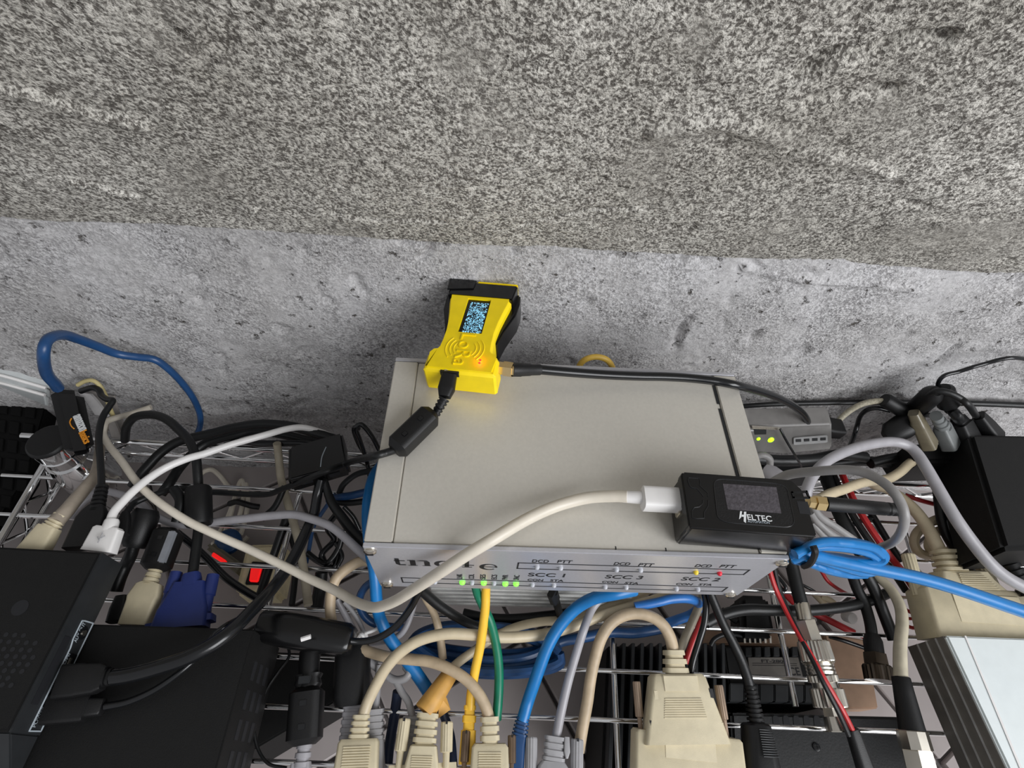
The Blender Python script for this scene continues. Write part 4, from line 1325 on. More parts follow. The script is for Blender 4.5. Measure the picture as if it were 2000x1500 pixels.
for k, (st, lab) in enumerate((('660,1000,-110 640,1030,-120 652,1055,-131 628,1085,-136 650,1110,-138 662,1080,-136', 'tangled black wire loop under the short black cable'),
                               ('672,990,-108 690,1010,-114 702,1034,-120', 'thin black wire slanting beside the short black cable'),
                               ('668,1040,-128 662,1070,-132 640,1100,-134 620,1095,-136 600,1080,-136', 'black wire bow lying on the tiles left of the silver box'),
                               ('655,1060,-131 668,1085,-133 660,1105,-135', 'short black wire loop beside the wire bow'))):
    cable(lab, st, (12, 9)[k % 2], GLOSS, 'wire', 'wire')
cable('thin blue wire passing under the hub toward the tiles', '655,965,-123 630,1000,-130 612,1030,-134 604,1070,-137 598,1100,-138', 8, NAVY, 'wire', 'wire')
cable('blue cable peeking out behind the short black cable', '740,955,-112 710,962,-113 685,968,-114 660,972,-116 640,978,-119', 15, NAVY, 'patch_cable')
cable('black cable end beside the blue cable left of the silver box', '740,972,-117 705,980,-117 670,982,-117 640,973,-117', 12, BLACK)
cable('black cable slanting down to the left over the truss near the silver box', '740,918,-112 700,925,-115 672,945,-118 662,965,-120', 12, CHAR)
# dark plugs between the media player and the video plug
c = cab('power_lead', 'black lead with round plug left of the striped ferrite', '262,1062,-100 255,1085,-104 245,1105,-108 234,1130,-110 226,1155,-112', 24, BLACK)
body(c, 'plug', BPLA, '288,995,-92 262,1070,-98', [(0, 38, 38), (0.15, 48, 48), (0.85, 50, 50), (1, 36, 36)], 0.45)
c = cab('usb_lead', 'beige plug with black ferrite standing in the flat black box', '345,1020,-94 350,1000,-92 352,975,-90 340,955,-90', 20, BLACK)
ferrite(c, '333,1034,-95 302,1114,-96', 48)
fb_ = fr2('333,1034,-95 302,1114,-96')
M().box(fb_, 24 * fb_.s * 0.45, 24 * fb_.s * 0.98, fb_.L * 0.12, fb_.L * 0.88, 0.0026, 24 * fb_.s * 1.02, 0.0004).build('label_strip', mat('grey_film', '7d8086', 0.3), c)
relief(c, BEIGE, '305,1110,-96 292,1142,-96', 3, 24, 28)
body(c, 'plug', BEIGE, '294,1138,-96 262,1222,-97', [(0, 30, 24), (0.05, 46, 26), (0.35, 60, 28), (0.45, 56, 28), (1, 52, 28)], 0.2)
single(M().loft(fr2('240,1165,-98 226,1222,-98'), [(0, 0.006, 0.006), (0.006, 0.0085, 0.007), (0.0125, 0.009, 0.007)], 0.3), 'plug', BPLA, 'small black plug beside the beige plug in the flat black box', 'plug')

# --- lower middle connectors
def dplug(t, m, rel, bod, st, nr, rw, rh, grip=None, screws=(), sm=None, sw=20, flange=None):
    relief(t, m, rel, nr, rw[0], rw[1], rh, c=0.3)
    h = body(t, 'hood', m, bod, st, 0.16)
    f = fr2(bod)
    if grip:
        x, y0, y1, n, z = grip
        g = M()
        for i in range(n):
            y = f.L * (y0 + (y1 - y0) * (i + 0.25) / n)
            g.box(f, -x * f.s, x * f.s, y, y + f.L * (y1 - y0) / n * 0.5, z * f.s - 0.0002, z * f.s + 0.0004)
        g.build('grip', m, h)
    for ax in screws:
        knob(t, sm or m, ax, sw)
    if flange:
        body(t, 'flange', m, flange[0], flange[1], 0.14)
    return h


c = cab('serial_cable', 'beige cable arching left from under the silver box to the leftmost beige plug', '1326,1150,-96 1313,1160,-96 1282,1171,-97 1230,1186,-98 1178,1202,-99 1126,1221,-99 1078,1236,-98 1030,1243,-96 980,1245,-94 935,1241,-92 875,1238,-90 823,1249,-91 784,1272,-93 755,1303,-97 735,1337,-102 718,1372,-106 708,1402,-108', 21, BEIGEC)
dplug(c, BEIGE, '706,1396,-108 700,1447,-109', '702,1443,-109 692,1540,-110', [(0, 70, 26), (0.08, 78, 34), (1, 86, 36)], 4, (32, 40), 28, (26, 0.14, 0.75, 11, 17.6))
c = cab('serial_cable', 'tan cable from behind the black plug to the beige plug right of the yellow boot', '724,1094,-94 700,1098,-94 676,1112,-95 658,1128,-96 648,1152,-98 645,1178,-101 646,1204,-104 655,1233,-108 670,1252,-110 690,1263,-110 710,1270,-109 757,1283,-107 803,1288,-105 838,1292,-103 873,1304,-101 908,1325,-101 932,1351,-103 948,1379,-105 956,1406,-107', 21, TAN)
dplug(c, BEIGE, '956,1400,-107 957,1455,-108', '957,1452,-108 955,1545,-110', [(0, 62, 28), (0.08, 72, 34), (1, 78, 36)], 3, (36, 38), 30, (22, 0.16, 0.75, 11, 17.6),
      ('911,1428,-109 905,1520,-109', '1000,1436,-109 1000,1520,-109'), mat('brass_knurl', '7c6a59', 0.35, metal=0.8), 17)
c = cab('serial_cable', 'beige cable with masking tape label on the middle beige plug', '1272,1150,-101 1230,1169,-103 1191,1184,-104 1152,1200,-106 1100,1211,-108 1060,1214,-108 1018,1222,-110 980,1236,-112 950,1254,-112 925,1272,-112 895,1294,-112 872,1318,-111 852,1355,-110 836,1392,-109', 17, BEIGEC)
dplug(c, BEIGE, '836,1394,-109 828,1458,-109', '828,1454,-109 820,1540,-110', [(0, 44, 28), (0.04, 52, 34), (0.5, 66, 36), (1, 70, 36)], 4, (42, 46), 30, (20, 0.25, 0.9, 12, 17.8),
      ('791,1404,-109 778,1500,-109', '873,1410,-109 871,1500,-109'), BEIGE, 24, ('826,1492,-112 824,1540,-112', [(0, 132, 22), (1, 134, 22)]))
tpt = thing('tape_label', 'folded masking tape flag wrapped round the middle beige cable', 'tape', Z(860, 1340, -118))
body(tpt, 'wrap', TAPE, '882,1312,-111 829,1390,-109', [(0, 29, 29), (0.03, 31, 31), (0.97, 42, 42), (1, 40, 40)], 0.46)
q = corners('858,1358,-106 872,1362,-111 880,1386,-114 856,1403,-113')
M().hexa(q, [p - V((0, 0, 0.0006)) for p in q]).build('flag', TAPE, tpt)
c = cab('serial_cable', 'light grey cable dropping to the grey slotted plug', '1176,1165,-92 1155,1192,-93 1140,1230,-91 1125,1278,-97 1110,1330,-103 1096,1390,-108 1085,1446,-110', (16, 18), LGREY)
relief(c, GREY, '1084,1438,-110 1080,1492,-111', 4, 40, 44, 30, c=0.25, deep=0.86)
for x0, x1 in ((1064, 1066),):
    pass
body(c, 'hood', GREY, '1080,1488,-111 1078,1540,-111', [(0, 46, 32), (0.2, 60, 34), (1, 80, 36)], 0.2)
knob(c, GREY, '1038,1440,-110 1037,1530,-110', 24, tip=False, slot=False)
knob(c, GREY, '1127,1444,-110 1126,1530,-110', 26, tip=False)
body(c, 'latch', GREY, '1106,1440,-109 1106,1482,-109', [(0, 10, 22), (0.7, 12, 26), (1, 4, 20)], 0.2)
c = cab('serial_cable', 'tan cable arching into the big beige plug at the bottom centre', '1130,1468,-117 1138,1420,-114 1147,1372,-110 1154,1322,-106 1163,1282,-102 1174,1247,-98 1192,1219,-95 1216,1203,-93 1244,1198,-92 1271,1204,-92 1294,1220,-93 1309,1246,-96 1316,1278,-99', (22, 23), TAN)
relief(c, BEIGE, '1315,1270,-99 1321,1322,-101', 3, 38, 50, 34, c=0.3)
h = body(c, 'hood', BEIGE, '1320,1316,-101 1338,1452,-105', [(0, 96, 34), (0.05, 108, 42), (0.3, 122, 46), (0.8, 152, 48), (1, 164, 48)], 0.16)
f = fr2('1320,1316,-101 1338,1452,-105')
mb = M()
for i in range(9):
    y = f.L * (0.36 + 0.033 * i)
    w = (36 + i * 0.7) * f.s
    mb.box(f, -w, w, y, y + f.L * 0.016, 23.4 * f.s, 24.8 * f.s)
mb.build('grip', BEIGE, h)
M().box(f, -35 * f.s, 35 * f.s, f.L * 0.02, f.L * 0.27, 20 * f.s, 24 * f.s, 0.0004).build('raised_panel', BEIGE, h)
for x, y in ((-52, 0.24), (58, 0.22), (-66, 0.66), (68, 0.7)):
    M().box(f, (x - 4) * f.s, (x + 4) * f.s, f.L * y, f.L * (y + 0.14), 18 * f.s, 23.2 * f.s, 0.0002).build('clip', INK if y in (0.22, 0.66) else BEIGE, h)
fg = body(c, 'flange', BEIGE, '1339,1432,-107 1344,1530,-110', [(0, 202, 44), (0.06, 210, 50), (1, 216, 52)], 0.12)
f = fr2('1339,1432,-107 1344,1530,-110')
M().box(f, -50 * f.s, 50 * f.s, f.L * -0.02, f.L * 0.52, 24 * f.s, 26.2 * f.s, 0.0005).build('raised_panel', BEIGE, fg)
knob(c, mat('dull_knurl', '9c8876', 0.4, metal=0.5), '1243,1331,-103 1252,1436,-107', 16, slot=False)
knob(c, mat('dull_knurl', '9c8876', 0.4, metal=0.5), '1403,1338,-103 1420,1440,-107', 17, slot=False)

# grey slotted plugs behind the beige ones
for lab, rel, bod, cst in (('pale grey slotted plug under the black barrel left of the beige plugs', '690,1375,-115 682,1452,-117', '683,1448,-117 678,1530,-118', '697,1300,-110 694,1340,-113 690,1380,-115'),
                           ('grey slotted plug right of the leftmost beige plug', '732,1385,-116 730,1450,-118', '730,1446,-118 728,1530,-119', '741,1300,-116 737,1345,-116 733,1390,-117'),
                           ('grey slotted plug half hidden left of the middle beige plug', '806,1398,-116 804,1452,-118', '804,1448,-118 802,1530,-119', '772,1328,-117 785,1352,-117 798,1372,-117 806,1402,-117')):
    c = cab('serial_cable', lab, cst, 14, GREY)
    m_ = LGREY if 'pale' in lab else GREY
    relief(c, m_, rel, 5, 36, 38, 26, c=0.2, deep=0.88)
    body(c, 'hood', m_, bod, [(0, 40, 28), (1, 46, 30)], 0.2)
cable('grey cable knotted between the blue cable and the leftmost beige plug', '690,1268,-116 710,1284,-117 745,1311,-118 768,1327,-117 789,1326,-115 799,1314,-114 792,1302,-116', 15, GREY)
cable('pale cord looping beside the black plug and up to the silver box', '812,1140,-96 811,1165,-100 805,1193,-104 792,1226,-108 775,1244,-111 742,1254,-114 716,1256,-116', 12, LGREY)
cable('pale cable curving behind the tan loop at the black plug', '658,1170,-108 668,1190,-111 680,1212,-114 694,1236,-117', 13, LGREY)
cable('grey strand slanting to the white knot', '672,1176,-106 690,1196,-109 702,1216,-112 712,1238,-114', 9, GREY)
kn = thing('string', 'knotted white string beside the end of the black plug', 'string', Z(712, 1240, -116))
M().tube(smooth(parse('692,1243,-112 706,1236,-109 716,1243,-108 706,1247,-110 712,1238,-107 728,1232,-108 744,1224,-110')), 0.0009, 8).build('cord', WHITE, kn)
M().tube(smooth(parse('700,1245,-108 705,1239,-105 710,1244,-106 703,1249,-109')), 0.0011, 8).build('knot', WHITE, kn)

# black car style plug
c = cab('power_lead', 'chunky black plug with a lead running right to the silver box', '676,1251,-92 700,1253,-94 722,1251,-94 745,1243,-93 768,1228,-90 788,1207,-86 805,1182,-80 818,1156,-72 826,1135,-66', (13, 15), GLOSS, 'plug')
t = corners('500,1176,-84 648,1204,-84 690,1228,-86 512,1238,-88')
a, b = parse('508,1222,-96 690,1252,-96')
f = Fr(a, b)
M().loft(f, [(0, 46 * f.s, 48 * f.s), (f.L * 0.03, 56 * f.s, 56 * f.s), (f.L * 0.35, 62 * f.s, 58 * f.s), (f.L * 0.94, 58 * f.s, 56 * f.s), (f.L * 0.985, 48 * f.s, 48 * f.s), (f.L, 30 * f.s, 34 * f.s)], 0.3).build('shell', BSAT, c)
a, b = parse('588,1249,-80 607,1243,-80')
M().tube([a, b], 0.0011, 8).build('indicator', WHITE, c)  # white bar standing for the pill-shaped highlight on the black shell
c = cab('power_lead', 'black ferrite and ribbed pale end below the chunky black plug', '606,1272,-108 604,1295,-108 602,1330,-108 600,1350,-108', 40, BPLA, 'plug')
body(c, 'collar', BPLA, '603,1318,-108 601,1346,-108', [(0, 52, 36), (0.3, 44, 34), (0.7, 50, 36), (1, 40, 34)], 0.3)
M().box(fr2('603,1318,-106 601,1338,-106'), -0.0035, 0.0022, 0.001, 0.0045, 0.0042, 0.0056, 0.0003).build('clasp', CHAR, c)
ferrite(c, '601,1342,-108 594,1456,-109', 62)
relief(c, LGREY, '595,1452,-109 588,1506,-110', 3, 28, 32)
body(c, 'plug', LGREY, '588,1490,-110 584,1540,-110', [(0, 36, 26), (1, 44, 28)], 0.2)
fq = fr2('690,1262,-113 686,1378,-117')
single(M().loft(fq, [(0, 0.016, 0.0135), (fq.L * 0.08, 0.0178, 0.015), (fq.L * 0.85, 0.0186, 0.015), (fq.L, 0.0155, 0.0135)], 0.35), 'plug', BPLA, 'tall black barrel plug above the pale grey slotted plug', 'plug')
cable('thin black wire hanging over the edge of the flat black box', '557,1250,-118 565,1280,-119 545,1310,-119 522,1345,-119 503,1395,-118 497,1430,-118 505,1465,-119 525,1492,-119 560,1500,-120', 6, BLACK, 'wire', 'wire')
cable('navy cable dropping behind the grey slotted plug', '777,1350,-121 770,1400,-127.5 760,1460,-128 755,1520,-128', 20, mat('ink_blue_pvc', '16243f', 0.5))
cable('navy cable between the middle beige plug and the yellow boot', '855,1370,-120 868,1400,-124 880,1440,-127.5 885,1500,-128', 18, mat('ink_blue_pvc', '16243f', 0.5))
# leads under the silver box
cable('thick black cable slanting from the ribbed case into the blue coil', '812,1142,-72 831,1160,-80 862,1186,-90 901,1210,-100 935,1225,-108 965,1232,-113', 19, BLACK)
cable('black cable sagging below the ribbed case', '905,1198,-119 950,1207,-118 1000,1209,-117 1050,1205,-116 1100,1199,-115 1140,1190,-114', 19, BLACK)
tie = thing('cable_tie', 'wide black strap hanging from the ribbed case onto the black cable', 'strap', Z(1085, 1200, -112))
M().tube(smooth(parse('1082,1156,-70 1086,1175,-86 1092,1196,-104 1094,1214,-110')), 0.0021, 8).build('band', BPLA, tie)
body(tie, 'buckle', BPLA, '1078,1155,-68 1084,1172,-78', [(0, 24, 12), (1, 22, 14)], 0.25)
cable('tan cable going down between the black cables under the silver box', '822,1150,-84 832,1170,-92 846,1195,-99 856,1226,-105 862,1262,-111 866,1300,-117', (14, 17), TAN)
cable('drab cable behind the beige arch coming from the silver box', '1378,1150,-96 1366,1182,-101 1352,1215,-105 1338,1245,-108 1325,1280,-111', 16, mat('drab_pvc', '9d9482', 0.5, var=0.12))
cable('black lead running down into the big beige plug behind the tan arch', '1374,1150,-90 1379,1180,-92 1376,1215,-96 1366,1250,-100 1355,1285,-105 1347,1320,-109', 13, GLOSS)
cable('red wire beside the black lead behind the tan arch', '1372,1205,-104 1362,1232,-107 1350,1262,-110 1338,1295,-113', 12, RED, 'wire', 'wire')
c = cab('mic_lead', 'black lead with coiled strain relief at the bottom right of the beige plug', '1384,1150,-84 1397,1182,-88 1412,1218,-92 1430,1252,-96 1447,1288,-100 1460,1325,-103 1466,1350,-105', (16, 21), BLACK)
relief(c, BPLA, '1465,1340,-104 1478,1420,-107', 9, 23, 32, deep=0.72)
body(c, 'plug', BPLA, '1475,1412,-107 1492,1530,-110', [(0, 44, 40), (0.04, 56, 46), (1, 72, 52)], 0.42)
f = fr2('1475,1412,-107 1492,1530,-110')
mb = M()
for i in range(12):
    y = f.L * (0.1 + 0.04 * i)
    w = (29 + i * 0.5) * f.s
    mb.tube([f.p(w * math.cos(t_), y, w * 0.86 * math.sin(t_)) for t_ in [math.radians(20 + 10 * k) for k in range(9)]], 0.0003, 5)
mb.build('grip', CHAR, c)

# ------------------------------------------------------------------ right hand side
cable('light grey cable making the big arch at right behind the node', '1574,968,-40 1578,950,-38 1590,926,-38 1612,903,-40 1640,887,-43 1675,874,-48 1710,866,-52 1745,863,-55 1772,870,-56 1790,885,-56 1808,912,-56 1830,950,-58 1850,985,-60 1870,1018,-62 1900,1060,-66 1935,1102,-70 1970,1130,-74 2030,1162,-78 2150,1230,-90', (19, 24), LGREY)
cable('dark grey cable looping over the tip of the stub antenna', '1500,948,-22 1520,936,-14 1545,926,-4 1600,920,6 1660,918,14 1700,928,18 1735,950,21 1757,978,21 1767,1010,18 1760,1040,8 1742,1060,-6 1712,1072,-24', (20, 16), DGREY)
for k, st in enumerate(('1585,985,-40 1601,1008,-46 1632,1029,-52 1668,1054,-58', '1583,1000,-44 1598,1020,-50 1620,1040,-54 1640,1052,-58', '1586,1020,-52 1597,1033,-54 1612,1050,-58')):
    cable(('topmost of three grey strands under the stub antenna', 'middle one of three grey strands under the stub antenna', 'lowest of three grey strands under the stub antenna')[k], st, 14, DGREY, 'cable', 'cable', 'grey strands under the antenna')
c = cab('lead', 'grey cable knuckle at the right edge of the silver box above the node', '1462,905,-62 1474,893,-58 1490,889,-56 1503,896,-58 1504,908,-64', 13, DGREY)
body(c, 'boot', LGREY, '1494,918,-44 1530,934,-40', [(0, 24, 22), (0.4, 30, 26), (1, 20, 20)], 0.4)
cable('beige cable waving from behind the antenna to the black network box', '1600,975,-70 1620,965,-72 1650,955,-76 1680,944,-80 1710,939,-84 1735,935,-86 1758,922,-86 1780,903,-86 1808,897,-88 1835,903,-92 1865,918,-98 1885,930,-104', 18, BEIGEC)
c = cab('serial_cable', 'beige cable curving down to the big beige plug behind the white case', '1690,938,-104 1710,948,-102 1735,956,-100 1760,973,-98 1785,995,-97 1806,1022,-97 1822,1050,-98 1838,1082,-100', (18, 25), BEIGEC)
relief(c, BEIGE, '1844,1076,-100 1860,1122,-102', 4, 48, 56, 40, c=0.35)
h = body(c, 'hood', BEIGE, '1868,1117,-103 1884,1162,-105', [(0, 88, 40), (0.06, 96, 46), (0.4, 108, 50), (1, 150, 54)], 0.16)
f = fr2('1868,1117,-103 1884,1162,-105')
mb = M()
for i in range(8):
    y = f.L * (0.16 + 0.09 * i)
    mb.box(f, -20 * f.s, (30 + i * 3) * f.s, y, y + f.L * 0.045, 25.5 * f.s, 27.4 * f.s)
mb.build('grip', BEIGE, h)
fg = body(c, 'flange', BEIGE, '1883,1154,-105 1918,1254,-108', [(0, 196, 56), (0.05, 206, 62), (1, 212, 66)], 0.1)
f = fr2('1883,1154,-105 1918,1254,-108')
M().box(f, -56 * f.s, 78 * f.s, f.L * 0.12, f.L * 0.7, 30 * f.s, 33 * f.s, 0.0006).build('raised_panel', BEIGE, fg)
for ax, w in (('1773,1083,-104 1796,1164,-106', 25), ('1914,1097,-104 1950,1170,-106', 26)):
    knob(c, BEIGE, ax, w, slot=False, tip=False)
cc = thing('cable_coil', 'coiled beige cable behind the collar of the big beige plug', 'cable coil', Z(1840, 1060, -118))
for st in ('1812,1086,-116 1795,1078,-114 1786,1062,-112 1789,1044,-110 1804,1028,-108 1834,1013,-106 1874,1004,-106 1910,1010,-108', '1824,1082,-114 1814,1068,-112 1818,1050,-110 1834,1037,-108 1874,1022,-107 1914,1026,-110',
           '1852,1086,-113 1862,1066,-111 1876,1049,-110 1896,1037,-110 1916,1041,-112', '1884,1106,-115 1885,1085,-113 1890,1064,-112 1906,1046,-112', '1905,1090,-116 1906,1070,-114 1914,1055,-114'):
    tubem(st, 17, 9).build('loop', BEIGEC, cc)
cable('black cable dropping past the collar of the big beige plug', '1830,950,-96 1834,985,-98 1838,1012,-100 1848,1044,-102 1870,1080,-106 1895,1112,-112 1912,1134,-118', 18, BLACK)
c = cab('power_lead', 'thick black cable slanting down along the black network box', '1800,910,-100 1832,938,-98 1874,968,-94 1916,1004,-90 1937,1030,-88 1950,1063,-88 1968,1095,-90', (20, 27), BLACK)
relief(c, BPLA, '1966,1090,-90 2010,1160,-94', 6, 28, 34, deep=0.72)
# twin red and black wires


def twin(label, st, w=10, dxp=-12, dyp=3, cross=False):
    t = thing('twin_wire', label, 'wire', parse(st)[0], None)
    tubem(st, w, 8).build('strand', RED, t)['label'] = 'red strand'
    pts = []
    toks = st.split()
    for i, tk in enumerate(toks):
        q = tk.split(',')
        s = (1 - 2 * i / (len(toks) - 1)) if cross else 1
        pts.append(','.join([f'{float(q[0]) + dxp * s:.1f}', f'{float(q[1]) + dyp * s:.1f}'] + ([f'{float(q[2]) - (0 if cross else 0.5)}'] if len(q) > 2 else [])))
    tubem(' '.join(pts), w, 8).build('strand', BLACK, t)['label'] = 'black strand'
    return t


twin('twin red and black wire slanting under the stub antenna and blue bundle', '1640,915,-112 1655,950,-110 1672,986,-108 1692,1020,-108 1715,1054,-109 1738,1086,-112 1762,1116,-116 1785,1150,-120', 13, -15, 5)
w2 = twin('twin red and black wire crossing over the silver coax plugs', '1500,1100,-80 1508,1130,-86 1517,1155,-90 1531,1185,-92 1549,1220,-92 1568,1253,-91 1588,1286,-91 1606,1319,-91 1625,1352,-93 1646,1388,-97 1668,1432,-104', 9.5, 10, -4, True)
body(w2, 'sheath', BPLA, '1664,1424,-104 1700,1530,-112', [(0, 22, 20), (0.1, 26, 22), (1, 34, 26)], 0.35)
for lab, st, w in (('red wire under the tip of the dark grey loop', '1768,967,-112 1800,978,-110 1830,986,-110 1850,992,-112', 9),
                   ('red wire at the left corner of the black network box', '1866,918,-104 1870,945,-106 1878,972,-108 1888,1000,-112', 10),
                   ('red wire below the black network box by the coiled beige cable', '1896,1068,-122 1930,1062,-121 1965,1070,-120 2010,1092,-119', 11),
                   ('lower red wire crossing at the right edge below the network box', '1930,1100,-122 1965,1085,-121 2010,1078,-121', 10),
                   ('red wire at the very right edge behind the coiled strain relief', '1978,1112,-122 1990,1128,-121 2010,1150,-121', 10),
                   ('red wire lying under the rack left of the silver coax plug', '1524,1150,-134 1540,1166,-134 1556,1182,-134', 13),
                   ('red wire lying under the rack right of the silver coax plug', '1590,1198,-136 1612,1208,-136 1640,1222,-136 1668,1236,-136', 13),
                   ('thin dark red wire hanging below the bright blue bundle', '1588,1098,-122 1603,1114,-123 1618,1136,-125 1645,1155,-130 1668,1166,-134', 7),
                   ('red wire end by the wooden board', '1680,1240,-135 1692,1246,-135 1710,1258,-135', 10),
                   ('red wire curl behind the upright beige cable', '1768,1190,-130 1785,1200,-129 1796,1212,-130 1786,1226,-131 1770,1222,-132', 7),
                   ('orange red wire beside the wire curl', '1765,1208,-131 1785,1208,-130 1806,1204,-130', 6)):
    cable(lab, st, w, RED, 'wire', 'wire')
# black leads in the tangle
for lab, st, w in (('black cable running behind the arch of light grey cable', '1490,912,-100 1560,914,-100 1620,906,-101 1680,900,-101 1740,906,-102 1800,918,-104 1850,935,-108', 20),
                   ('black cable just under the converter box', '1478,896,-84 1530,900,-84 1590,897,-85 1640,888,-88 1690,893,-93', 22),
                   ('black cable right of the arch top toward the network box', '1700,905,-94 1740,896,-94 1780,892,-95 1830,898,-98 1880,908,-102', 20),
                   ('flat black cable dropping behind the stub antenna', '1612,930,-114 1622,955,-114 1632,985,-114 1648,1020,-114 1668,1052,-116 1682,1080,-120', 26),
                   ('thin black cable crossing under the antenna tip', '1690,985,-118 1712,1020,-118 1735,1058,-119 1760,1098,-120', 13),
                   ('thick black lead lying across the wires by the silver coax plug', '1378,1217,-117 1414,1200,-116 1456,1191,-115 1516,1192,-116 1584,1192,-117 1652,1185,-117 1694,1175,-117 1730,1160,-118', 21),
                   ('black strap hanging below the tail of the blue bundle', '1690,1118,-108 1708,1152,-112 1726,1198,-117 1746,1250,-120', 22),
                   ('black lead on the wires beside the hanging strap', '1655,1030,-119 1675,1020,-118 1700,1012,-118 1712,1022,-119', 9),
                   ('thin black wire loop beside the black coax', '1500,1120,-124 1520,1128,-122 1534,1146,-122 1530,1153,-124 1518,1138,-125', 7),
                   ('thin black lead across the tiles behind the blue bundle', '1562,1140,-128 1578,1148,-128 1592,1156,-129', 6),
                   ('black lead curving over the fins of the transceiver', '1388,1260,-137 1396,1248,-135 1414,1240,-134 1440,1240,-136 1460,1246,-138', 9),
                   ('black lead across the wooden board', '1620,1243,-138 1650,1252,-138 1690,1266,-138', 8)):
    cable(lab, st, w, BLACK if w > 8 else GLOSS, 'lead', 'cable')
# slabs of black gear behind, and a dark slab under the rack
single(M().hexa(corners('1470,890,-88 1612,886,-88 1622,912,-88 1490,918,-88'), [p + V((0, 0, -0.03)) for p in corners('1470,890,-88 1612,886,-88 1622,912,-88 1490,918,-88')], 0.003), 'adapter', BPLA, 'low black adapter beneath the small grey converter', 'adapter')
single(M().hexa(corners('1770,866,-80 1884,864,-80 1896,900,-80 1795,902,-80'), [p + V((0, 0, -0.03)) for p in corners('1770,866,-80 1884,864,-80 1896,900,-80 1795,902,-80')], 0.002), 'adapter', BPLA, 'low black box joined at the left of the network box', 'adapter')
q = corners('505,1272,-150 690,1280,-150 652,1372,-150 452,1490,-150')  # plain dark slab from below the rack down to the floor
single(M().hexa(q, [V((p.x, p.y, FZ)) for p in q], 0.001), 'dark_slab', DARK, 'dark slab under the rack between the flat box and black plugs', 'case')
# molex style plug under the rack
c = cab('power_lead', 'black block plug with metal pins behind the finned transceiver', '1440,1215,-134 1425,1205,-136 1410,1190,-138', 10, BLACK, 'plug')
q = corners('1446,1160,-130 1502,1162,-130 1518,1244,-130 1450,1243,-130')
M().hexa(q, [p + V((0, 0, -0.02)) for p in q], 0.003).build('shell', BPLA, c)
for k in range(6):
    a, b = parse(f'{1454 + k * 10},1242,-136 {1455 + k * 10},1256,-137')
    M().tube([a, b], 0.0007, 6).build('pin', STEEL, c)
# silver coax plugs
c = cab('coax_lead', 'black coax with long silver coupled plugs over the wooden board', '1534,1062,-98 1541,1085,-100 1548,1110,-102 1556,1145,-104 1566,1182,-106', 25, BLACK)


def lat(t, name, m, ax, prof, n=28, kn=0.0, sh=40):
    f = fr2(ax)
    return M().lathe(f, [(y * f.L, w / 2 * f.s) for y, w in prof], n, kn).build(name, m, t, sh)


lat(c, 'ferrule', STEEL, '1566,1178,-106 1572,1212,-107', [(0, 27), (0.05, 28), (1, 28)])
lat(c, 'hex_body', STEEL, '1572,1212,-107 1586,1254,-108', [(0, 36), (0.03, 40), (0.97, 42), (1, 40)], 6, 0, 20)
lat(c, 'knurled_ring', STEEL, '1587,1252,-108 1598,1293,-109', [(0, 54), (0.06, 58), (0.94, 61), (1, 58)], 56, 0.06, 20)
lat(c, 'thread', STEEL, '1598,1292,-109 1606,1320,-109', [(0, 58), (0.15, 58), (0.16, 50), (0.3, 53), (0.4, 50), (0.55, 53), (0.65, 50), (0.8, 53), (1, 48)])
lat(c, 'knurled_ring', STEEL, '1605,1318,-109 1609,1332,-109.5', [(0, 54), (0.1, 56), (0.9, 56), (1, 54)], 48, 0.06, 20)
lat(c, 'neck', STEEL, '1609,1331,-109.5 1614,1346,-110', [(0, 46), (1, 48)])
lat(c, 'knurled_ring', STEEL, '1613,1344,-110 1623,1382,-111', [(0, 58), (0.06, 62), (0.94, 63), (1, 60)], 56, 0.06, 20)
lat(c, 'hex_body', STEEL, '1624,1381,-111 1629,1400,-111.5', [(0, 38), (1, 39)], 6, 0, 20)
lat(c, 'tail', STEEL, '1629,1400,-111.5 1637,1430,-112', [(0, 40), (0.9, 42), (0.91, 52), (1, 52)])
c = cab('coax_lead', 'upright beige coax with black sleeve and silver plug at the bottom right', '1690,1112,-112 1712,1126,-110 1738,1149,-107 1756,1180,-104 1762,1213,-102 1758,1265,-100 1759,1326,-99', (17, 23), mat('aged_ivory_pvc', 'b9b19c', 0.45, var=0.12))
lat(c, 'sleeve', BPLA, '1759,1322,-99 1782,1428,-102', [(0, 30), (0.02, 33), (0.3, 36), (0.9, 44), (1, 46)])
lat(c, 'fluted_ring', STEEL, '1780,1426,-102 1790,1464,-103', [(0, 50), (0.05, 54), (1, 56)], 20, 0.05, 15)
lat(c, 'hex_body', STEEL, '1789,1462,-103 1806,1530,-105', [(0, 52), (0.05, 56), (1, 58)], 6, 0, 20)
c = cab('coax_lead', 'black coax with dark metal plug left of the upright beige coax', '1664,1122,-112 1674,1150,-114 1688,1178,-116 1699,1215,-117 1704,1250,-118', 21, BLACK)
lat(c, 'sleeve', BPLA, '1703,1240,-118 1709,1282,-118', [(0, 26), (0.3, 34), (1, 34)])
DST = mat('dark_steel', '5a5148', 0.3, metal=1.0)
lat(c, 'hex_body', DST, '1708,1278,-118 1712,1300,-118', [(0, 44), (1, 46)], 6, 0, 20)
lat(c, 'knurled_ring', DST, '1712,1299,-118 1718,1330,-118.5', [(0, 48), (0.1, 52), (1, 52)], 40, 0.06, 20)
a = Z(1652, 1203, -150)
single(M().lathe(Fr(a, a + V((0, -0.002, 0.004)), (1, 0, 0)), [(0, 0.0035), (0.006, 0.0036), (0.0068, 0.003)], 20), 'cap', WHITE, 'small round white cap under the rack by the thick black lead', 'cap')
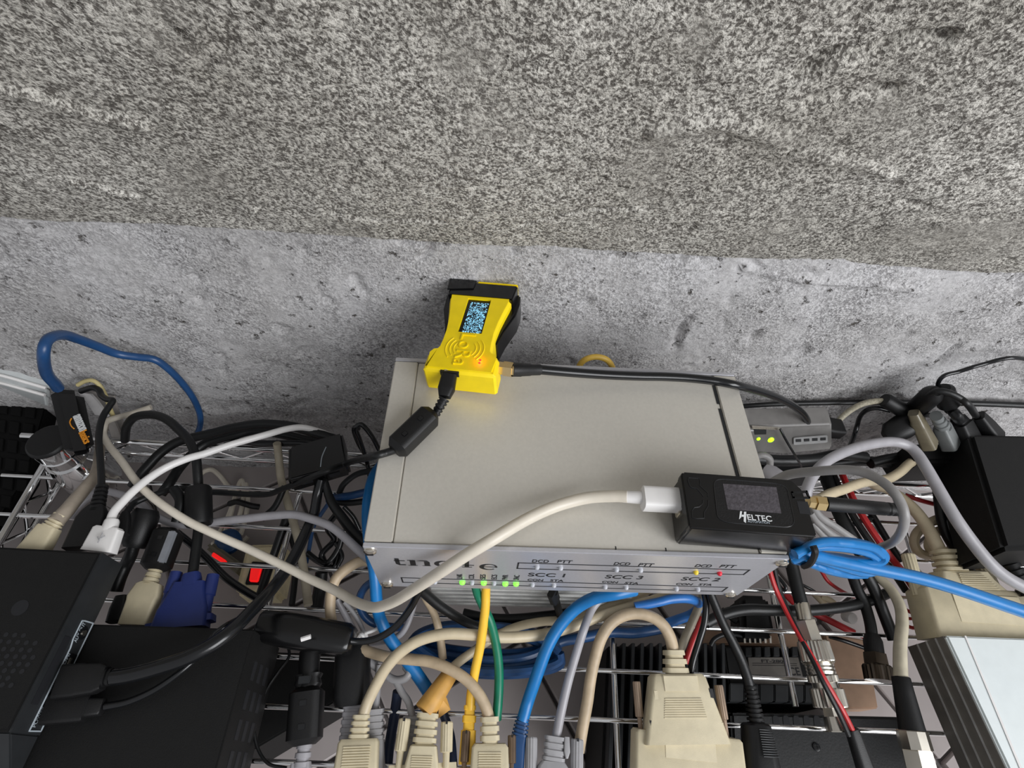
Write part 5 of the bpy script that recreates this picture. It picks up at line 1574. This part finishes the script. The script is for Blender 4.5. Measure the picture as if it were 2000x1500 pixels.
for lab, st in (('beige cable lying under the rack right of the coax ferrule', '1590,1160,-150 1600,1170,-149 1612,1182,-149 1624,1194,-150'), ('second beige cable curled under the rack by the white cap', '1604,1166,-148 1620,1172,-147 1632,1182,-147 1636,1194,-149')):
    cable(lab, st, 12, BEIGEC, 'lead', 'cable')

# leads on the wall at the right
cable('black cable running straight along the wall at right', '1425,796,y131 1457,793,y131 1520,789,y132 1600,787,y132 1670,786,y132 1760,786,y132 1850,787,y132 1930,789,y131 2030,793,y130 2250,802,y128', (9, 13), BLACK)
c = cab('power_lead', 'thin black lead bending up the wall at the far right', '2220,745,y128 2110,735,y127 2040,712,y126 2000,701,y126 1975,699,y125 1950,703,y125 1925,710,y125 1900,717,y124 1872,726,y124 1848,732,y123 1836,741,y122 1832,752,y121 1836,764,y119', 8, GLOSS)
lat(c, 'boot', BPLA, '1842,758,y118 1857,802,y112', [(0, 24), (0.1, 36), (0.7, 38), (0.85, 24), (1, 20)])
c2 = parse('1858,800,y112 1868,812,y106 1874,822,-64')
M().tube(smooth(c2), 0.003, 10).build('cord_end', BLACK, c)
body(c, 'plug', BPLA, '1870,814,-62 1892,858,-70', [(0, 22, 20), (0.25, 28, 24), (0.3, 36, 30), (1, 40, 30)], 0.2)
c = cab('power_lead', 'black lead curving from the wrapped joint to the right plug of the network box', '1812,772,y114 1830,764,y113 1852,767,y111 1875,778,y108 1893,793,y105 1906,812,-60 1914,824,-64', (12, 14), BLACK)
lat(c, 'wrap', BPLA, '1788,800,y120 1828,764,y114', [(0, 34), (0.05, 38), (0.8, 38), (0.9, 32), (1, 20)])
body(c, 'plug', BPLA, '1911,812,-60 1946,858,-72', [(0, 22, 20), (0.15, 26, 22), (0.5, 34, 26), (1, 42, 28)], 0.25)
c = cab('braided_lead', 'pale braided lead with black sleeves between converter and network box', '1625,838,y116 1640,819,y120 1660,802,y123 1682,790,y124 1706,784,y124 1730,783,y123', 11, mat('braid', 'a59f8c', 0.6, var=0.3, scale=900))
lat(c, 'sleeve', BPLA, '1727,780,y123 1780,812,y117', [(0, 24), (0.06, 28), (0.9, 30), (1, 26)])
body(c, 'plug', BPLA, '1640,838,y112 1606,834,y112', [(0, 34, 26), (0.7, 36, 28), (1, 30, 26)], 0.2)
body(c, 'square_plug', mat('clear_beige', '6a6352', 0.3), '1784,806,y112 1816,870,-72', [(0, 18, 18), (0.2, 22, 20), (0.25, 28, 22), (0.4, 26, 22), (1, 32, 26)], 0.25)
c = cab('patch_cable', 'short grey lead with ribbed boot in the network box', '1795,812,y116 1808,811,y114 1822,812,y111 1834,817,-62', 10, GREY)
relief(c, mat('boot_grey', '6f7272', 0.5), '1828,812,y108 1842,834,-64', 3, 20, 26)
body(c, 'boot', mat('boot_grey', '6f7272', 0.5), '1838,830,-64 1858,872,-74', [(0, 28, 22), (0.1, 32, 24), (1, 34, 26)], 0.2)
cable('black lead curving up the wall beside the braided lead', '1660,872,-84 1668,852,y116 1674,832,y122 1680,814,y124 1692,802,y124 1712,797,y123 1738,802,y121', 9, GLOSS)
single(M().loft(fr2('1728,852,y106 1792,818,y114'), [(0, 0.006, 0.006), (0.004, 0.0135, 0.011), (0.012, 0.0155, 0.0125), (0.02, 0.0145, 0.012), (0.024, 0.008, 0.008)], 0.42), 'plug', BPLA, 'rounded black plug lying below the wrapped leads at right', 'plug')
cable('thin black wire hanging down over the converter box', '1524,838,-44 1530,850,-47 1540,868,-52 1552,888,-60 1562,905,-70 1567,920,-80', 4.5, GLOSS, 'wire', 'wire')
single(tubem('1128,722,-16 1136,708,-12 1148,700,-9 1165,697,-8 1182,701,-9 1192,710,-12 1198,722,-16', 12), 'lead', mat('mustard_pvc', 'c9a545', 0.45), 'mustard cable loop peeking above the rear edge of the silver box', 'cable')

# far left: keyboard and white wrapping
KEYM = mat('matt_black_keys', '060606', 0.75, spec=0.2)
kb = thing('keyboard', 'black keyboard in the dark corner left of the chrome post', 'keyboard', Z(20, 880, -150))
kp = Pl(Z(86, 790, -128), V((0.35, 0.94, 0)), V((-0.94, 0.35, 0)))
a, b = kp.hit(26, 744), kp.hit(88, 792)
poly = [kp.hit(*c) for c in ((90, 792), (26, 744), (-200, 742), (-330, 1010), (-40, 1075), (52, 930))]
M().prism(kp, poly if kp.z.z > 0 else poly[::-1], -0.014, 0, 0.001).build('body', KEYM, kb)
k0 = None
for r in range(7):
    for q in range(5):
        u, v = -70 + q * 27 - r * 4 + 14, 775 + r * 36 + q * 4
        if u > 60 - r * 6:
            continue
        qd = [kp.hit(u + x, v + y) for x, y in ((0, 0), (20, 3), (17, 27), (-3, 24))]
        M().hexa([kp.p(x, y, 0.0012) for x, y in qd], [kp.p(x, y, 0.0) for x, y in qd], 0.0004, 1).build('key', KEYM, kb)
bag = thing('plastic_bag', 'folded white plastic wrapping at the far left wall', 'bag', Z(40, 745, -100))
WB = mat('white_film', 'b9bdbd', 0.35, var=0.06)
for st in ('-40,706,-78 96,738,-92 92,756,-96 -40,722,-84', '-40,724,-84 90,758,-96 89,774,-100 -40,738,-92', '-40,739,-92 88,772,-98 87,790,-104 20,752,-100'):
    q = corners(st)
    M().hexa([p + V((0, 0, 0.0012 * (1 if i < 2 else -1))) for i, p in enumerate(q)], [p + V((0, 0.001, -0.004)) for p in q], 0.0006).build('fold', WB, bag)
    M().tube(smooth([q[0], q[0].lerp(q[1], 0.4) + V((0, 0, 0.0015)), q[1]]), 0.0011, 6).build('crease', WHITE, bag)
# bundle of white cable on the tiles
wbn = thing('cable_bundle', 'white cable bundle with a black tie lying on the tiles under the rack', 'cable coil', Z(460, 1000, FZ * 1000))
for st in ('440,1040,-196 452,1000,-193 462,960,-192 472,938,-194 476,960,-193 470,1000,-193 452,1044,-197', '425,1048,-198 445,1010,-195 458,975,-193 468,945,-195', '470,1045,-197 480,1010,-194 484,975,-193 480,945,-195', '388,930,-198 400,920,-197 415,918,-197 430,930,-197 444,948,-198 460,965,-195', '415,1060,-199 430,1066,-199 450,1068,-199 470,1062,-199 484,1048,-198'):
    tubem(st, 9, 8).build('loop', IVORY, wbn)
M().tube(smooth(parse('448,984,-190 462,980,-187 478,984,-187 492,988,-189 506,990,-192')), 0.0022, 8).build('tie', BPLA, wbn)
